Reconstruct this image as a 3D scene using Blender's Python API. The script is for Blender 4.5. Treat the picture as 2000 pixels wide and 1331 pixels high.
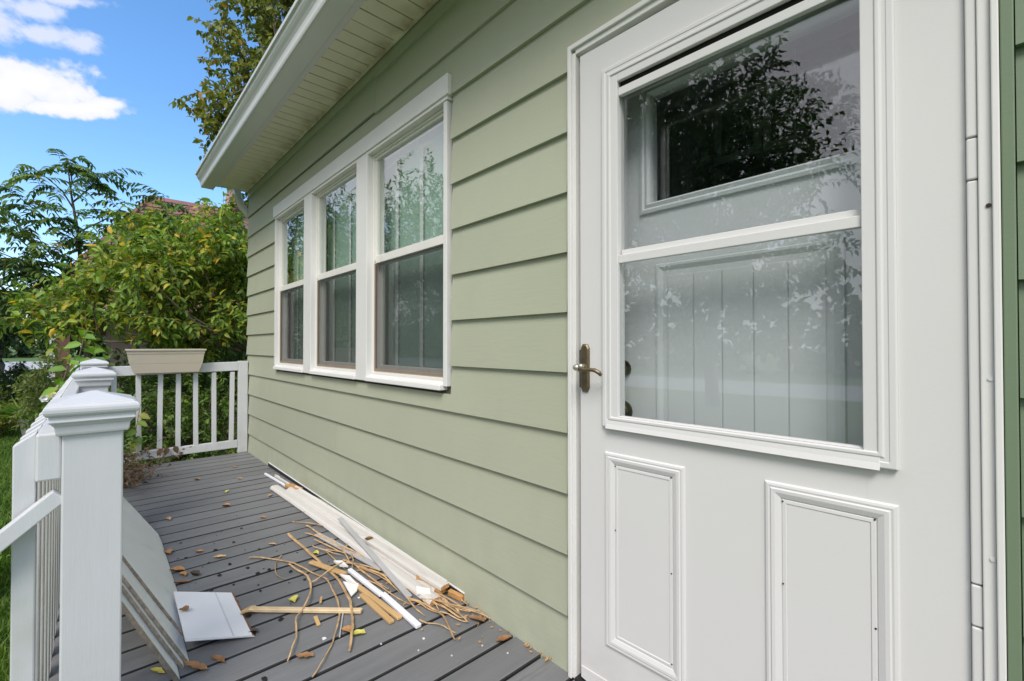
import bpy, math, random
import numpy as np
from mathutils import Vector, Matrix

# ------------------------------------------------------------------ camera, sky, sun, exposure
SC = bpy.context.scene
for o in list(bpy.data.objects):
    bpy.data.objects.remove(o)
COL = SC.collection
R = math.radians

cam_d = bpy.data.cameras.new('camera')
cam = bpy.data.objects.new('camera', cam_d)
COL.objects.link(cam)
cam_d.sensor_width = 36.0
cam_d.lens = 890.0 / 2000.0 * 36.0
cam_d.clip_start = 0.05
cam_d.clip_end = 1500.0
cam.location = (0.0, -1.16, 1.063)
YAW = math.atan2(815.0, 890.0)
# view direction lies YAW radians right of the -X axis, tilted up a hair
cam.rotation_euler = (R(90.0 + 0.676), 0.0, R(90.0) - YAW)
SC.camera = cam

SC.view_settings.view_transform = 'Standard'
SC.view_settings.look = 'None'
SC.view_settings.gamma = 1.0
SC.view_settings.use_curve_mapping = False
SC.view_settings.exposure = 0.66
SC.cycles.max_bounces = 10
SC.cycles.transparent_max_bounces = 24
SC.cycles.use_denoising = True

SUN_EL, SUN_AZ = R(50.0), R(140.0)      # sun stands in front of the house, to its right
world = bpy.data.worlds.new('World')
SC.world = world
world.use_nodes = True


def build_sky(strength=0.11):
    nt = world.node_tree
    nt.nodes.clear()
    N, Lk = nt.nodes.new, nt.links.new

    def val(x):
        n = N('ShaderNodeValue')
        n.outputs[0].default_value = x
        return n.outputs[0]

    def m(op, a, b=None, c=None, clamp=False):
        n = N('ShaderNodeMath')
        n.operation = op
        n.use_clamp = clamp
        for i, s in enumerate((a, b, c)):
            if s is None:
                continue
            if isinstance(s, (int, float)):
                n.inputs[i].default_value = s
            else:
                Lk(s, n.inputs[i])
        return n.outputs[0]

    tc = N('ShaderNodeTexCoord')
    D = tc.outputs['Generated']
    sep = N('ShaderNodeSeparateXYZ')
    Lk(D, sep.inputs[0])
    sky = N('ShaderNodeTexSky')
    sky.sky_type = 'NISHITA'
    sky.sun_disc = False
    sky.sun_elevation = SUN_EL
    sky.sun_rotation = SUN_AZ
    sky.air_density = 1.0
    sky.dust_density = 1.3
    sky.ozone_density = 1.6
    hs = N('ShaderNodeHueSaturation')
    hs.inputs['Saturation'].default_value = 1.25
    hs.inputs['Value'].default_value = 1.7
    Lk(sky.outputs[0], hs.inputs['Color'])
    # a fine turbulent field, in directions
    def noise(scale, detail, rough, off=(0, 0, 0), st=(1, 1, 1)):
        mp = N('ShaderNodeMapping')
        mp.inputs['Location'].default_value = off
        mp.inputs['Scale'].default_value = st
        Lk(D, mp.inputs[0])
        n = N('ShaderNodeTexNoise')
        n.inputs['Scale'].default_value = scale
        n.inputs['Detail'].default_value = detail
        n.inputs['Roughness'].default_value = rough
        Lk(mp.outputs[0], n.inputs['Vector'])
        return n.outputs['Fac']
    n1 = noise(21.0, 7.0, 0.55, (3.1, 0.7, 1.3), (1, 1, 1.15))
    n2 = noise(46.0, 6.0, 0.62, (0.3, 2.7, 0.3), (1, 1, 1.4))
    nb = noise(2.6, 6.0, 0.6, (7.0, 2.0, 4.0), (1, 1, 2.0))

    def puff(c, ry, rz):
        """elliptical cloud body round a sky direction"""
        dy = m('DIVIDE', m('SUBTRACT', sep.outputs[1], c[1]), ry)
        dz = m('DIVIDE', m('SUBTRACT', m('MULTIPLY_ADD', sep.outputs[1], -0.28, sep.outputs[2]), c[2]), rz)
        r2 = m('ADD', m('MULTIPLY', dy, dy), m('MULTIPLY', dz, dz))
        f = m('SUBTRACT', 1.0, m('SQRT', r2))
        ahead = m('LESS_THAN', sep.outputs[0], -0.5)
        return m('MAXIMUM', m('MULTIPLY', m('ADD', f, 1.0), ahead), 0.0)   # 0..2, edge of the body at 1
    body = None
    for c, ry, rz in (((0, -0.064, 0.391), 0.058, 0.026), ((0, -0.095, 0.380), 0.040, 0.026), ((0, -0.030, 0.377), 0.034, 0.020),
                      ((0, -0.014, 0.361), 0.056, 0.014), ((0, 0.010, 0.366), 0.030, 0.013), ((0, -0.040, 0.360), 0.040, 0.010)):
        p = puff(c, ry, rz)
        body = p if body is None else m('MAXIMUM', body, p)
    fb = m('ADD', body, m('MULTIPLY', m('SUBTRACT', n1, 0.5), 1.7))
    fb = m('ADD', fb, m('MULTIPLY', m('SUBTRACT', n2, 0.5), 0.9))
    mr = N('ShaderNodeMapRange')
    mr.interpolation_type = 'SMOOTHSTEP'
    mr.inputs['From Min'].default_value = 0.78
    mr.inputs['From Max'].default_value = 1.35
    Lk(fb, mr.inputs['Value'])
    cum = mr.outputs[0]
    wis = None
    for c, ry, rz in (((0, -0.053, 0.447), 0.055, 0.012), ((0, -0.022, 0.442), 0.034, 0.011), ((0, -0.058, 0.472), 0.026, 0.013),
                      ((0, -0.100, 0.452), 0.030, 0.022), ((0, -0.027, 0.487), 0.045, 0.008), ((0, -0.110, 0.475), 0.03, 0.026)):
        p = puff(c, ry, rz)
        wis = p if wis is None else m('MAXIMUM', wis, p)
    fw = m('ADD', wis, m('MULTIPLY', m('SUBTRACT', n1, 0.5), 1.6))
    fw = m('ADD', fw, m('MULTIPLY', m('SUBTRACT', n2, 0.5), 1.6))
    mr2 = N('ShaderNodeMapRange')
    mr2.interpolation_type = 'SMOOTHSTEP'
    mr2.inputs['From Min'].default_value = 0.8
    mr2.inputs['From Max'].default_value = 1.75
    mr2.inputs['To Max'].default_value = 0.8
    Lk(fw, mr2.inputs['Value'])
    # broken cloud deck over the street side of the sky (what the window panes mirror)
    front = N('ShaderNodeMapRange')
    front.interpolation_type = 'SMOOTHSTEP'
    front.inputs['From Min'].default_value = 0.12
    front.inputs['From Max'].default_value = 0.45
    Lk(m('MULTIPLY', sep.outputs[1], -1.0), front.inputs['Value'])
    deckc = N('ShaderNodeMapRange')
    deckc.interpolation_type = 'SMOOTHSTEP'
    deckc.inputs['From Min'].default_value = 0.22
    deckc.inputs['From Max'].default_value = 0.5
    Lk(nb, deckc.inputs['Value'])
    fr = m('MULTIPLY', front.outputs[0], deckc.outputs[0])
    cov = m('MAXIMUM', m('MAXIMUM', cum, mr2.outputs[0]), fr, clamp=True)
    mix = N('ShaderNodeMix')
    mix.data_type = 'RGBA'
    Lk(cov, mix.inputs['Factor'])
    Lk(hs.outputs[0], mix.inputs['A'])
    shade = N('ShaderNodeMix')                    # greyer folds, whiter tops
    shade.data_type = 'RGBA'
    shade.inputs['A'].default_value = (5.0, 5.2, 6.1, 1)
    shade.inputs['B'].default_value = (6.0, 5.95, 6.0, 1)
    mrs = N('ShaderNodeMapRange')
    mrs.inputs['From Min'].default_value = 0.9
    mrs.inputs['From Max'].default_value = 2.0
    Lk(fb, mrs.inputs['Value'])
    Lk(m('MAXIMUM', mrs.outputs[0], m('MULTIPLY', front.outputs[0], 0.55), clamp=True), shade.inputs['Factor'])
    haze = N('ShaderNodeMix')                     # thin bright overcast towards the sun
    haze.data_type = 'RGBA'
    Lk(front.outputs[0], haze.inputs['Factor'])
    Lk(shade.outputs['Result'], haze.inputs['A'])
    haze.inputs['B'].default_value = (6.6, 6.6, 7.1, 1)
    Lk(haze.outputs['Result'], mix.inputs['B'])
    bg = N('ShaderNodeBackground')
    bg.inputs['Strength'].default_value = strength
    Lk(mix.outputs['Result'], bg.inputs['Color'])
    out = N('ShaderNodeOutputWorld')
    Lk(bg.outputs[0], out.inputs['Surface'])


build_sky()

sun_d = bpy.data.lights.new('sun', 'SUN')
sun_d.energy = 2.0
sun_d.angle = R(24.0)
sun_d.color = (1.0, 0.95, 0.88)
sun = bpy.data.objects.new('sun', sun_d)
COL.objects.link(sun)
sdir = Vector((math.sin(SUN_AZ) * math.cos(SUN_EL), math.cos(SUN_AZ) * math.cos(SUN_EL), math.sin(SUN_EL)))
sun.rotation_euler = sdir.to_track_quat('Z', 'Y').to_euler()
sun.location = (6, -12, 20)

# ------------------------------------------------------------------ helpers
random.seed(7)


class MB:
    """collects shapes into one mesh"""

    def __init__(self):
        self.v, self.f, self.m = [], [], []

    def add(self, vs, fs, mi=0):
        b = len(self.v)
        self.v += [tuple(p) for p in vs]
        self.f += [tuple(b + i for i in f) for f in fs]
        self.m += [mi] * len(fs)
        return self

    def box(self, x0, x1, y0, y1, z0, z1, mi=0):
        x0, x1 = min(x0, x1), max(x0, x1)
        y0, y1 = min(y0, y1), max(y0, y1)
        z0, z1 = min(z0, z1), max(z0, z1)
        v = [(x0, y0, z0), (x1, y0, z0), (x1, y1, z0), (x0, y1, z0),
             (x0, y0, z1), (x1, y0, z1), (x1, y1, z1), (x0, y1, z1)]
        f = [(3, 2, 1, 0), (4, 5, 6, 7), (0, 1, 5, 4), (1, 2, 6, 5), (2, 3, 7, 6), (3, 0, 4, 7)]
        return self.add(v, f, mi)

    def loft(self, rings, caps=True, mi=0):
        n = len(rings[0])
        v = [p for r in rings for p in r]
        f = []
        for k in range(len(rings) - 1):
            for i in range(n):
                j = (i + 1) % n
                f.append((k * n + i, k * n + j, (k + 1) * n + j, (k + 1) * n + i))
        if caps:
            f.append(tuple(range(n - 1, -1, -1)))
            f.append(tuple((len(rings) - 1) * n + i for i in range(n)))
        return self.add(v, f, mi)

    def extrude_x(self, prof, x0, x1, mi=0):
        """prof: closed (y, z) outline, counter-clockwise seen from +X"""
        return self.loft([[(x0, y, z) for y, z in prof], [(x1, y, z) for y, z in prof]], mi=mi)

    def tube(self, pts, rad, n=6, mi=0, flat=1.0):
        pts = [Vector(p) for p in pts]
        if not isinstance(rad, (list, tuple)):
            rad = [rad] * len(pts)
        rings = []
        up = Vector((0, 0, 1))
        for i, p in enumerate(pts):
            t = (pts[min(i + 1, len(pts) - 1)] - pts[max(i - 1, 0)]).normalized()
            a = t.cross(up)
            if a.length < 1e-3:
                a = t.cross(Vector((1, 0, 0)))
            a.normalize()
            b = a.cross(t).normalized()
            rings.append([p + a * (math.cos(2 * math.pi * k / n) * rad[i]) + b * (math.sin(2 * math.pi * k / n) * rad[i] * flat)
                          for k in range(n)])
        return self.loft(rings, mi=mi)

    def bar(self, p0, p1, w, h, mi=0, roll=0.0):
        """rectangular bar between two points, w sideways, h upright"""
        p0, p1 = Vector(p0), Vector(p1)
        t = (p1 - p0).normalized()
        a = t.cross(Vector((0, 0, 1)))
        if a.length < 1e-3:
            a = Vector((1, 0, 0))
        a.normalize()
        b = a.cross(t).normalized()
        if roll:
            q = Matrix.Rotation(roll, 3, t)
            a, b = q @ a, q @ b
        rings = [[p + a * (sx * w / 2) + b * (sz * h / 2) for sx, sz in ((-1, -1), (1, -1), (1, 1), (-1, 1))] for p in (p0, p1)]
        return self.loft(rings, mi=mi)

    def sqring(self, cx, cy, z, hx, hy=None):
        hy = hx if hy is None else hy
        return [(cx - hx, cy - hy, z), (cx + hx, cy - hy, z), (cx + hx, cy + hy, z), (cx - hx, cy + hy, z)]

    def build(self, name, mat, parent=None, bevel=0.0, smooth=False, fix=True, seg=2, weld=False):
        me = bpy.data.meshes.new(name)
        me.from_pydata(self.v, [], self.f)
        mats = mat if isinstance(mat, (list, tuple)) else [mat]
        for mm in mats:
            me.materials.append(mm)
        if len(mats) > 1:
            me.polygons.foreach_set('material_index', self.m)
        me.update()
        o = bpy.data.objects.new(name, me)
        COL.objects.link(o)
        if fix:
            import bmesh
            bm = bmesh.new()
            bm.from_mesh(me)
            if weld:
                bmesh.ops.remove_doubles(bm, verts=bm.verts, dist=1e-5)
            bmesh.ops.recalc_face_normals(bm, faces=bm.faces)
            bm.to_mesh(me)
            bm.free()
        if parent is not None:
            o.parent = parent
            o.location = -wloc(parent)
        if bevel:
            b = o.modifiers.new('bevel', 'BEVEL')
            b.width = bevel
            b.segments = seg
            b.limit_method = 'ANGLE'
            b.angle_limit = R(35)
            b.harden_normals = False
        if smooth:
            me.polygons.foreach_set('use_smooth', [True] * len(me.polygons))
        return o


def wloc(o):
    v = Vector((0, 0, 0))
    while o is not None:
        v += o.location
        o = o.parent
    return v


def tag(o, label=None, cat=None, group=None, kind=None):
    if label:
        o['label'] = label
    if cat:
        o['category'] = cat
    if group:
        o['group'] = group
    if kind:
        o['kind'] = kind
    return o


def empty(name, loc, label=None, cat=None, group=None):
    o = bpy.data.objects.new(name, None)
    o.empty_display_size = 0.2
    COL.objects.link(o)
    o.location = loc
    return tag(o, label, cat, group)


# ------------------------------------------------------------------ materials
def mat(name, col, rough=0.5, var=0.06, scale=6.0, bump=0.0, bscale=60.0, stretch=(1, 1, 1), spec=0.4,
        metal=0.0, rnd=0.0, col2=None, dirt=0.0, dirtcol=(0.12, 0.10, 0.07), dscale=3.0, dcut=0.6, bstretch=None):
    m = bpy.data.materials.new(name)
    m.use_nodes = True
    nt = m.node_tree
    N, Lk = nt.nodes.new, nt.links.new
    bs = nt.nodes['Principled BSDF']
    bs.inputs['Roughness'].default_value = rough
    bs.inputs['Metallic'].default_value = metal
    bs.inputs['Specular IOR Level'].default_value = spec
    tc = N('ShaderNodeTexCoord')
    src = tc.outputs['Object']
    oi = None
    if rnd:
        oi = N('ShaderNodeObjectInfo')
        add = N('ShaderNodeVectorMath')
        add.operation = 'MULTIPLY_ADD'
        cm = N('ShaderNodeCombineXYZ')
        for i in range(3):
            Lk(oi.outputs['Random'], cm.inputs[i])
        Lk(cm.outputs[0], add.inputs[0])
        add.inputs[1].default_value = (37.0, 53.0, 19.0)
        Lk(src, add.inputs[2])
        src = add.outputs[0]

    def noise(sc, st, det=5.0, ro=0.6):
        mp = N('ShaderNodeMapping')
        mp.inputs['Scale'].default_value = st
        Lk(src, mp.inputs[0])
        n = N('ShaderNodeTexNoise')
        n.inputs['Scale'].default_value = sc
        n.inputs['Detail'].default_value = det
        n.inputs['Roughness'].default_value = ro
        Lk(mp.outputs[0], n.inputs['Vector'])
        return n.outputs['Fac']
    f = noise(scale, stretch)
    rp = N('ShaderNodeValToRGB')
    rp.color_ramp.elements[0].position = 0.3
    rp.color_ramp.elements[1].position = 0.7
    c2 = col2 or tuple(min(1.0, c * (1 + var)) for c in col)
    rp.color_ramp.elements[0].color = (*[c * (1 - var) for c in col], 1) if col2 is None else (*col, 1)
    rp.color_ramp.elements[1].color = (*c2, 1)
    Lk(f, rp.inputs[0])
    c = rp.outputs[0]
    if rnd:
        mr = N('ShaderNodeMapRange')
        mr.inputs['To Min'].default_value = 1 - rnd
        mr.inputs['To Max'].default_value = 1 + rnd
        Lk(oi.outputs['Random'], mr.inputs['Value'])
        mx = N('ShaderNodeMix')
        mx.data_type = 'RGBA'
        mx.blend_type = 'MULTIPLY'
        mx.inputs['Factor'].default_value = 1.0
        Lk(c, mx.inputs['A'])
        Lk(mr.outputs[0], mx.inputs['B'])
        c = mx.outputs['Result']
    if dirt:
        d = noise(dscale, stretch, 8.0, 0.7)
        mr = N('ShaderNodeMapRange')
        mr.inputs['From Min'].default_value = dcut
        mr.inputs['From Max'].default_value = dcut + 0.14
        mr.inputs['To Max'].default_value = dirt
        Lk(d, mr.inputs['Value'])
        mx = N('ShaderNodeMix')
        mx.data_type = 'RGBA'
        Lk(mr.outputs[0], mx.inputs['Factor'])
        Lk(c, mx.inputs['A'])
        mx.inputs['B'].default_value = (*dirtcol, 1)
        c = mx.outputs['Result']
    Lk(c, bs.inputs['Base Color'])
    if bump:
        b = N('ShaderNodeBump')
        b.inputs['Strength'].default_value = bump
        b.inputs['Distance'].default_value = 0.004
        Lk(noise(bscale, bstretch or stretch), b.inputs['Height'])
        Lk(b.outputs[0], bs.inputs['Normal'])
    return m


def glass_mat(name, ior=1.55, tint=(0.93, 0.97, 0.95)):
    m = bpy.data.materials.new(name)
    m.use_nodes = True
    nt = m.node_tree
    nt.nodes.clear()
    N, Lk = nt.nodes.new, nt.links.new
    fr = N('ShaderNodeFresnel')
    ge = N('ShaderNodeNewGeometry')
    e1 = N('ShaderNodeMath')              # same reflectance entering and leaving the thin sheet
    e1.operation = 'MULTIPLY_ADD'
    Lk(ge.outputs['Backfacing'], e1.inputs[0])
    e1.inputs[1].default_value = -2.0
    e1.inputs[2].default_value = 1.0
    e2 = N('ShaderNodeMath')
    e2.operation = 'POWER'
    e2.inputs[0].default_value = ior
    Lk(e1.outputs[0], e2.inputs[1])
    Lk(e2.outputs[0], fr.inputs['IOR'])
    tr = N('ShaderNodeBsdfTransparent')
    tr.inputs['Color'].default_value = (*tint, 1)
    gl = N('ShaderNodeBsdfGlossy')
    gl.inputs['Roughness'].default_value = 0.0
    gl.inputs['Color'].default_value = (1, 1, 1, 1)
    tc = N('ShaderNodeTexCoord')
    ns = N('ShaderNodeTexNoise')
    ns.inputs['Scale'].default_value = 2.2
    ns.inputs['Detail'].default_value = 1.0
    Lk(tc.outputs['Object'], ns.inputs['Vector'])
    bp = N('ShaderNodeBump')
    bp.inputs['Strength'].default_value = 0.05
    bp.inputs['Distance'].default_value = 0.01
    Lk(ns.outputs['Fac'], bp.inputs['Height'])
    Lk(bp.outputs[0], gl.inputs['Normal'])
    mx = N('ShaderNodeMixShader')
    Lk(fr.outputs[0], mx.inputs[0])
    Lk(tr.outputs[0], mx.inputs[1])
    Lk(gl.outputs[0], mx.inputs[2])
    out = N('ShaderNodeOutputMaterial')
    Lk(mx.outputs[0], out.inputs['Surface'])
    return m


def screen_mat(name):
    m = bpy.data.materials.new(name)
    m.use_nodes = True
    nt = m.node_tree
    nt.nodes.clear()
    N, Lk = nt.nodes.new, nt.links.new
    tr = N('ShaderNodeBsdfTransparent')
    df = N('ShaderNodeBsdfDiffuse')
    df.inputs['Color'].default_value = (0.05, 0.055, 0.055, 1)
    mx = N('ShaderNodeMixShader')
    mx.inputs[0].default_value = 0.50
    Lk(tr.outputs[0], mx.inputs[1])
    Lk(df.outputs[0], mx.inputs[2])
    out = N('ShaderNodeOutputMaterial')
    Lk(mx.outputs[0], out.inputs['Surface'])
    return m


def leaf_mat(name, stops, trans=0.35, rough=0.5):
    m = bpy.data.materials.new(name)
    m.use_nodes = True
    nt = m.node_tree
    nt.nodes.clear()
    N, Lk = nt.nodes.new, nt.links.new
    at = N('ShaderNodeAttribute')
    at.attribute_name = 'tint'
    rp = N('ShaderNodeValToRGB')
    els = rp.color_ramp.elements
    while len(els) < len(stops):
        els.new(0.5)
    for e, (p, c) in zip(els, stops):
        e.position = p
        e.color = (*c, 1)
    Lk(at.outputs['Fac'], rp.inputs[0])
    bs = N('ShaderNodeBsdfPrincipled')
    bs.inputs['Roughness'].default_value = rough
    bs.inputs['Specular IOR Level'].default_value = 0.35
    Lk(rp.outputs[0], bs.inputs['Base Color'])
    tl = N('ShaderNodeBsdfTranslucent')
    g = N('ShaderNodeMix')
    g.data_type = 'RGBA'
    g.blend_type = 'MULTIPLY'
    g.inputs['Factor'].default_value = 1.0
    g.inputs['B'].default_value = (1.5, 1.6, 0.7, 1)
    Lk(rp.outputs[0], g.inputs['A'])
    Lk(g.outputs['Result'], tl.inputs['Color'])
    mx = N('ShaderNodeMixShader')
    mx.inputs[0].default_value = trans
    Lk(bs.outputs[0], mx.inputs[1])
    Lk(tl.outputs[0], mx.inputs[2])
    out = N('ShaderNodeOutputMaterial')
    Lk(mx.outputs[0], out.inputs['Surface'])
    return m


M = {}
M['siding'] = mat('sage_siding', (0.402, 0.424, 0.316), 0.55, 0.05, 1.3, bump=0.16, bscale=60, stretch=(0.7, 1, 0.25),
                  bstretch=(0.2, 1, 1.6), rnd=0.035, dirt=0.22, dirtcol=(0.30, 0.33, 0.25), dscale=2.6, dcut=0.52)
M['siding_right'] = mat('green_siding', (0.155, 0.215, 0.135), 0.5, 0.05, 2.2, bump=0.10, bscale=180, bstretch=(0.25, 1, 1), rnd=0.02)  # darker, greener tone for the boards and strip right of the door
M['white'] = mat('white_trim_paint', (0.72, 0.715, 0.69), 0.4, 0.03, 4, bump=0.05, bscale=140, dirt=0.14, dirtcol=(0.52, 0.47, 0.38), dscale=6, dcut=0.62)
M['sashwhite'] = mat('white_vinyl', (0.76, 0.74, 0.69), 0.38, 0.04, 5, dirt=0.45, dirtcol=(0.30, 0.24, 0.16), dscale=7, dcut=0.60)
M['door'] = mat('white_door_skin', (0.655, 0.65, 0.64), 0.36, 0.015, 1.5, bump=0.05, bscale=160, dirt=0.22, dirtcol=(0.50, 0.48, 0.43), dscale=11, dcut=0.69)
M['railwhite'] = mat('white_railing_paint', (0.585, 0.59, 0.595), 0.42, 0.04, 6, bump=0.12, bscale=26, stretch=(1, 1, 0.3),
                     bstretch=(5, 5, 0.4), dirt=0.22, dirtcol=(0.50, 0.50, 0.47), dscale=5, dcut=0.62)
M['gutter'] = mat('aluminium_gutter', (0.62, 0.63, 0.61), 0.3, 0.03, 3, spec=0.6, dirt=0.25, dirtcol=(0.42, 0.41, 0.36), dscale=4, stretch=(0.2, 1, 1))
M['soffit'] = mat('cream_soffit', (0.82, 0.76, 0.60), 0.45, 0.04, 5, dirt=0.3, dirtcol=(0.45, 0.36, 0.20), dscale=9, dcut=0.58)
M['deck'] = mat('grey_deck_paint', (0.165, 0.166, 0.168), 0.5, 0.13, 5, bump=0.35, bscale=30, stretch=(4, 0.4, 1), bstretch=(8, 0.35, 1),
                rnd=0.09, spec=0.35, dirt=0.5, dirtcol=(0.060, 0.056, 0.052), dscale=5, dcut=0.60)
def edge_stain(m, y0, y1, col, amount, axis=1):
    """water stains where the panels meet the wall"""
    nt = m.node_tree
    N, Lk = nt.nodes.new, nt.links.new
    bs = nt.nodes['Principled BSDF']
    src = bs.inputs['Base Color'].links[0].from_socket
    tc, sp_ = N('ShaderNodeTexCoord'), N('ShaderNodeSeparateXYZ')
    Lk(tc.outputs['Object'], sp_.inputs[0])
    oi = N('ShaderNodeObjectInfo')
    ns = N('ShaderNodeTexNoise')
    ns.inputs['Scale'].default_value = 9.0
    ns.inputs['Detail'].default_value = 6.0
    ad = N('ShaderNodeVectorMath')
    Lk(tc.outputs['Object'], ad.inputs[0])
    Lk(oi.outputs['Location'], ad.inputs[1])
    Lk(ad.outputs[0], ns.inputs['Vector'])
    mr = N('ShaderNodeMapRange')
    mr.inputs['From Min'].default_value = y0
    mr.inputs['From Max'].default_value = y1
    Lk(sp_.outputs[axis], mr.inputs['Value'])
    a = N('ShaderNodeMath')
    a.operation = 'MULTIPLY_ADD'
    a.use_clamp = True
    Lk(ns.outputs['Fac'], a.inputs[0])
    a.inputs[1].default_value = 2.4
    a.inputs[2].default_value = -0.85
    b = N('ShaderNodeMath')
    b.operation = 'MULTIPLY'
    Lk(a.outputs[0], b.inputs[0])
    Lk(mr.outputs[0], b.inputs[1])
    c = N('ShaderNodeMath')
    c.operation = 'MULTIPLY'
    Lk(b.outputs[0], c.inputs[0])
    c.inputs[1].default_value = amount
    mx = N('ShaderNodeMix')
    mx.data_type = 'RGBA'
    Lk(c.outputs[0], mx.inputs['Factor'])
    Lk(src, mx.inputs['A'])
    mx.inputs['B'].default_value = (*col, 1)
    Lk(mx.outputs['Result'], bs.inputs['Base Color'])


edge_stain(M['siding'], 0.45, 0.0, (0.25, 0.28, 0.22), 0.35, 2)
edge_stain(M['railwhite'], 0.35, 0.0, (0.36, 0.37, 0.30), 0.5, 2)
edge_stain(M['door'], 0.22, 0.03, (0.45, 0.42, 0.36), 0.5, 2)
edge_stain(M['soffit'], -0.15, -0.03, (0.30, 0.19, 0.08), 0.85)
M['soffitseam'] = mat('soffit_seam_dirt', (0.20, 0.16, 0.09), 0.7, 0.3, 20)
M['deckjoint'] = mat('deck_joint_grime', (0.022, 0.022, 0.022), 0.8, 0.3, 20)
M['dark'] = mat('dark_gap', (0.02, 0.02, 0.02), 0.8)
M['sheath'] = mat('wall_sheathing', (0.10, 0.09, 0.07), 0.8)
M['metal'] = mat('white_hinge_metal', (0.66, 0.68, 0.71), 0.3, 0.02)
M['brass'] = mat('aged_brass', (0.21, 0.165, 0.105), 0.4, 0.22, 28, metal=0.85, dirt=0.5, dirtcol=(0.14, 0.11, 0.08), dscale=22)
M['nickel'] = mat('worn_nickel', (0.62, 0.58, 0.50), 0.3, 0.1, 30, metal=0.9)
M['bronze'] = mat('dark_bronze', (0.06, 0.045, 0.03), 0.35, 0.2, 20, metal=0.7)
M['innerdoor'] = mat('inner_door_paint', (0.54, 0.57, 0.58), 0.4, 0.02, 2)
M['interior'] = mat('room_wall', (0.42, 0.43, 0.42), 0.8, 0.05)
M['cabinet'] = mat('cabinet_frame', (0.82, 0.88, 0.86), 0.4)
M['cabpanel'] = mat('cabinet_panel', (0.13, 0.14, 0.13), 0.4)
M['blind'] = mat('white_blind', (0.58, 0.78, 0.69), 0.5, 0.02)
M['tape'] = mat('ladder_tape', (0.84, 0.90, 0.88), 0.7)
M['cord'] = mat('blind_cord', (0.16, 0.22, 0.2), 0.7)
M['glass'] = glass_mat('window_glass', 1.95, (0.975, 0.99, 0.98))
M['doorglass'] = glass_mat('storm_glass', 1.7, (0.975, 0.985, 0.985))
M['screen'] = screen_mat('insect_screen')
M['planter'] = mat('beige_plastic', (0.50, 0.45, 0.35), 0.5, 0.03, 4, dirt=0.15, dirtcol=(0.62, 0.58, 0.5), dscale=9)
M['soil'] = mat('soil', (0.05, 0.035, 0.025), 0.9, 0.3, 20, bump=0.6)
M['scrapwhite'] = mat('weathered_white_board', (0.60, 0.575, 0.535), 0.55, 0.05, 4, bump=0.25, bscale=50, stretch=(0.2, 1, 1), dirt=0.6,
                      dirtcol=(0.36, 0.27, 0.19), dscale=12, dcut=0.58)
M['panel'] = mat('pale_panel', (0.82, 0.825, 0.80), 0.6, 0.04, 4, bump=0.25, bscale=40, dirt=0.2, dirtcol=(0.42, 0.44, 0.38), dscale=6, dcut=0.56)
M['panelwhite'] = mat('white_panel', (0.78, 0.79, 0.82), 0.5, 0.02, 4, dirt=0.15, dirtcol=(0.6, 0.6, 0.6), dscale=12)
M['scoreline'] = mat('scored_line', (0.60, 0.60, 0.62), 0.6)
M['paneledge'] = mat('rough_panel_edge', (0.16, 0.14, 0.11), 0.9, 0.4, 60, bump=0.8, bscale=90)
M['rustedge'] = mat('raw_fibre_edge', (0.36, 0.16, 0.07), 0.9, 0.3, 60, bump=0.8)
M['rawwood'] = mat('raw_split_wood', (0.50, 0.27, 0.10), 0.7, 0.22, 14, bump=0.5, stretch=(1, 5, 5))
M['reed'] = mat('dry_reed', (0.48, 0.31, 0.155), 0.65, 0.38, 26, bump=0.4, bscale=60, rnd=0.2)
M['lath'] = mat('tan_lath', (0.56, 0.36, 0.16), 0.6, 0.15, 9, bump=0.3, stretch=(0.5, 4, 4), rnd=0.1)
M['palelath'] = mat('pale_lath', (0.66, 0.50, 0.30), 0.6, 0.12, 9, bump=0.3, stretch=(0.5, 4, 4))
M['greystrip'] = mat('grey_strip', (0.42, 0.42, 0.42), 0.55, 0.08, 7, bump=0.2)
M['whitestrip'] = mat('white_vinyl_strip', (0.76, 0.76, 0.80), 0.4, 0.03)
M['deadleaf'] = mat('dead_leaf', (0.33, 0.17, 0.07), 0.6, 0.3, 40, rnd=0.3, bump=0.4, bscale=80)
M['tanleaf'] = mat('tan_leaf', (0.50, 0.34, 0.17), 0.6, 0.25, 40, rnd=0.2, bump=0.4, bscale=80)
M['yellowleaf'] = mat('yellow_leaf', (0.55, 0.50, 0.10), 0.55, 0.2, 40, rnd=0.1)
M['darkleaf'] = mat('dark_leaf', (0.07, 0.05, 0.035), 0.6, 0.3, 40)
M['speck'] = mat('black_debris', (0.012, 0.011, 0.010), 0.7)
M['whitechip'] = mat('white_chip', (0.78, 0.77, 0.74), 0.6)
M['deadstem'] = mat('dead_stem', (0.20, 0.13, 0.08), 0.8, 0.3, 30)
M['bark'] = mat('bark', (0.11, 0.085, 0.06), 0.85, 0.35, 14, bump=0.8, bscale=22, stretch=(3, 3, 0.6))
M['mossbark'] = mat('mossy_bark', (0.13, 0.11, 0.06), 0.85, 0.35, 10, bump=0.8, bscale=22)
M['road'] = mat('pale_asphalt', (0.42, 0.41, 0.40), 0.85, 0.08, 2, bump=0.2)
M['lawn'] = mat('lawn', (0.085, 0.15, 0.03), 0.9, 0.35, 1.6, bump=0.8, bscale=20, dirt=0.55, dirtcol=(0.22, 0.17, 0.09), dscale=0.8, dcut=0.56)
M['roofshingle'] = mat('reddish_shingle', (0.25, 0.115, 0.10), 0.85, 0.15, 3, bump=0.3)
M['pinkwall'] = mat('pink_gable', (0.46, 0.30, 0.27), 0.7, 0.08, 3)
M['brickpost'] = mat('brown_brick', (0.20, 0.10, 0.075), 0.8, 0.25, 9, bump=0.5)
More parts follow.
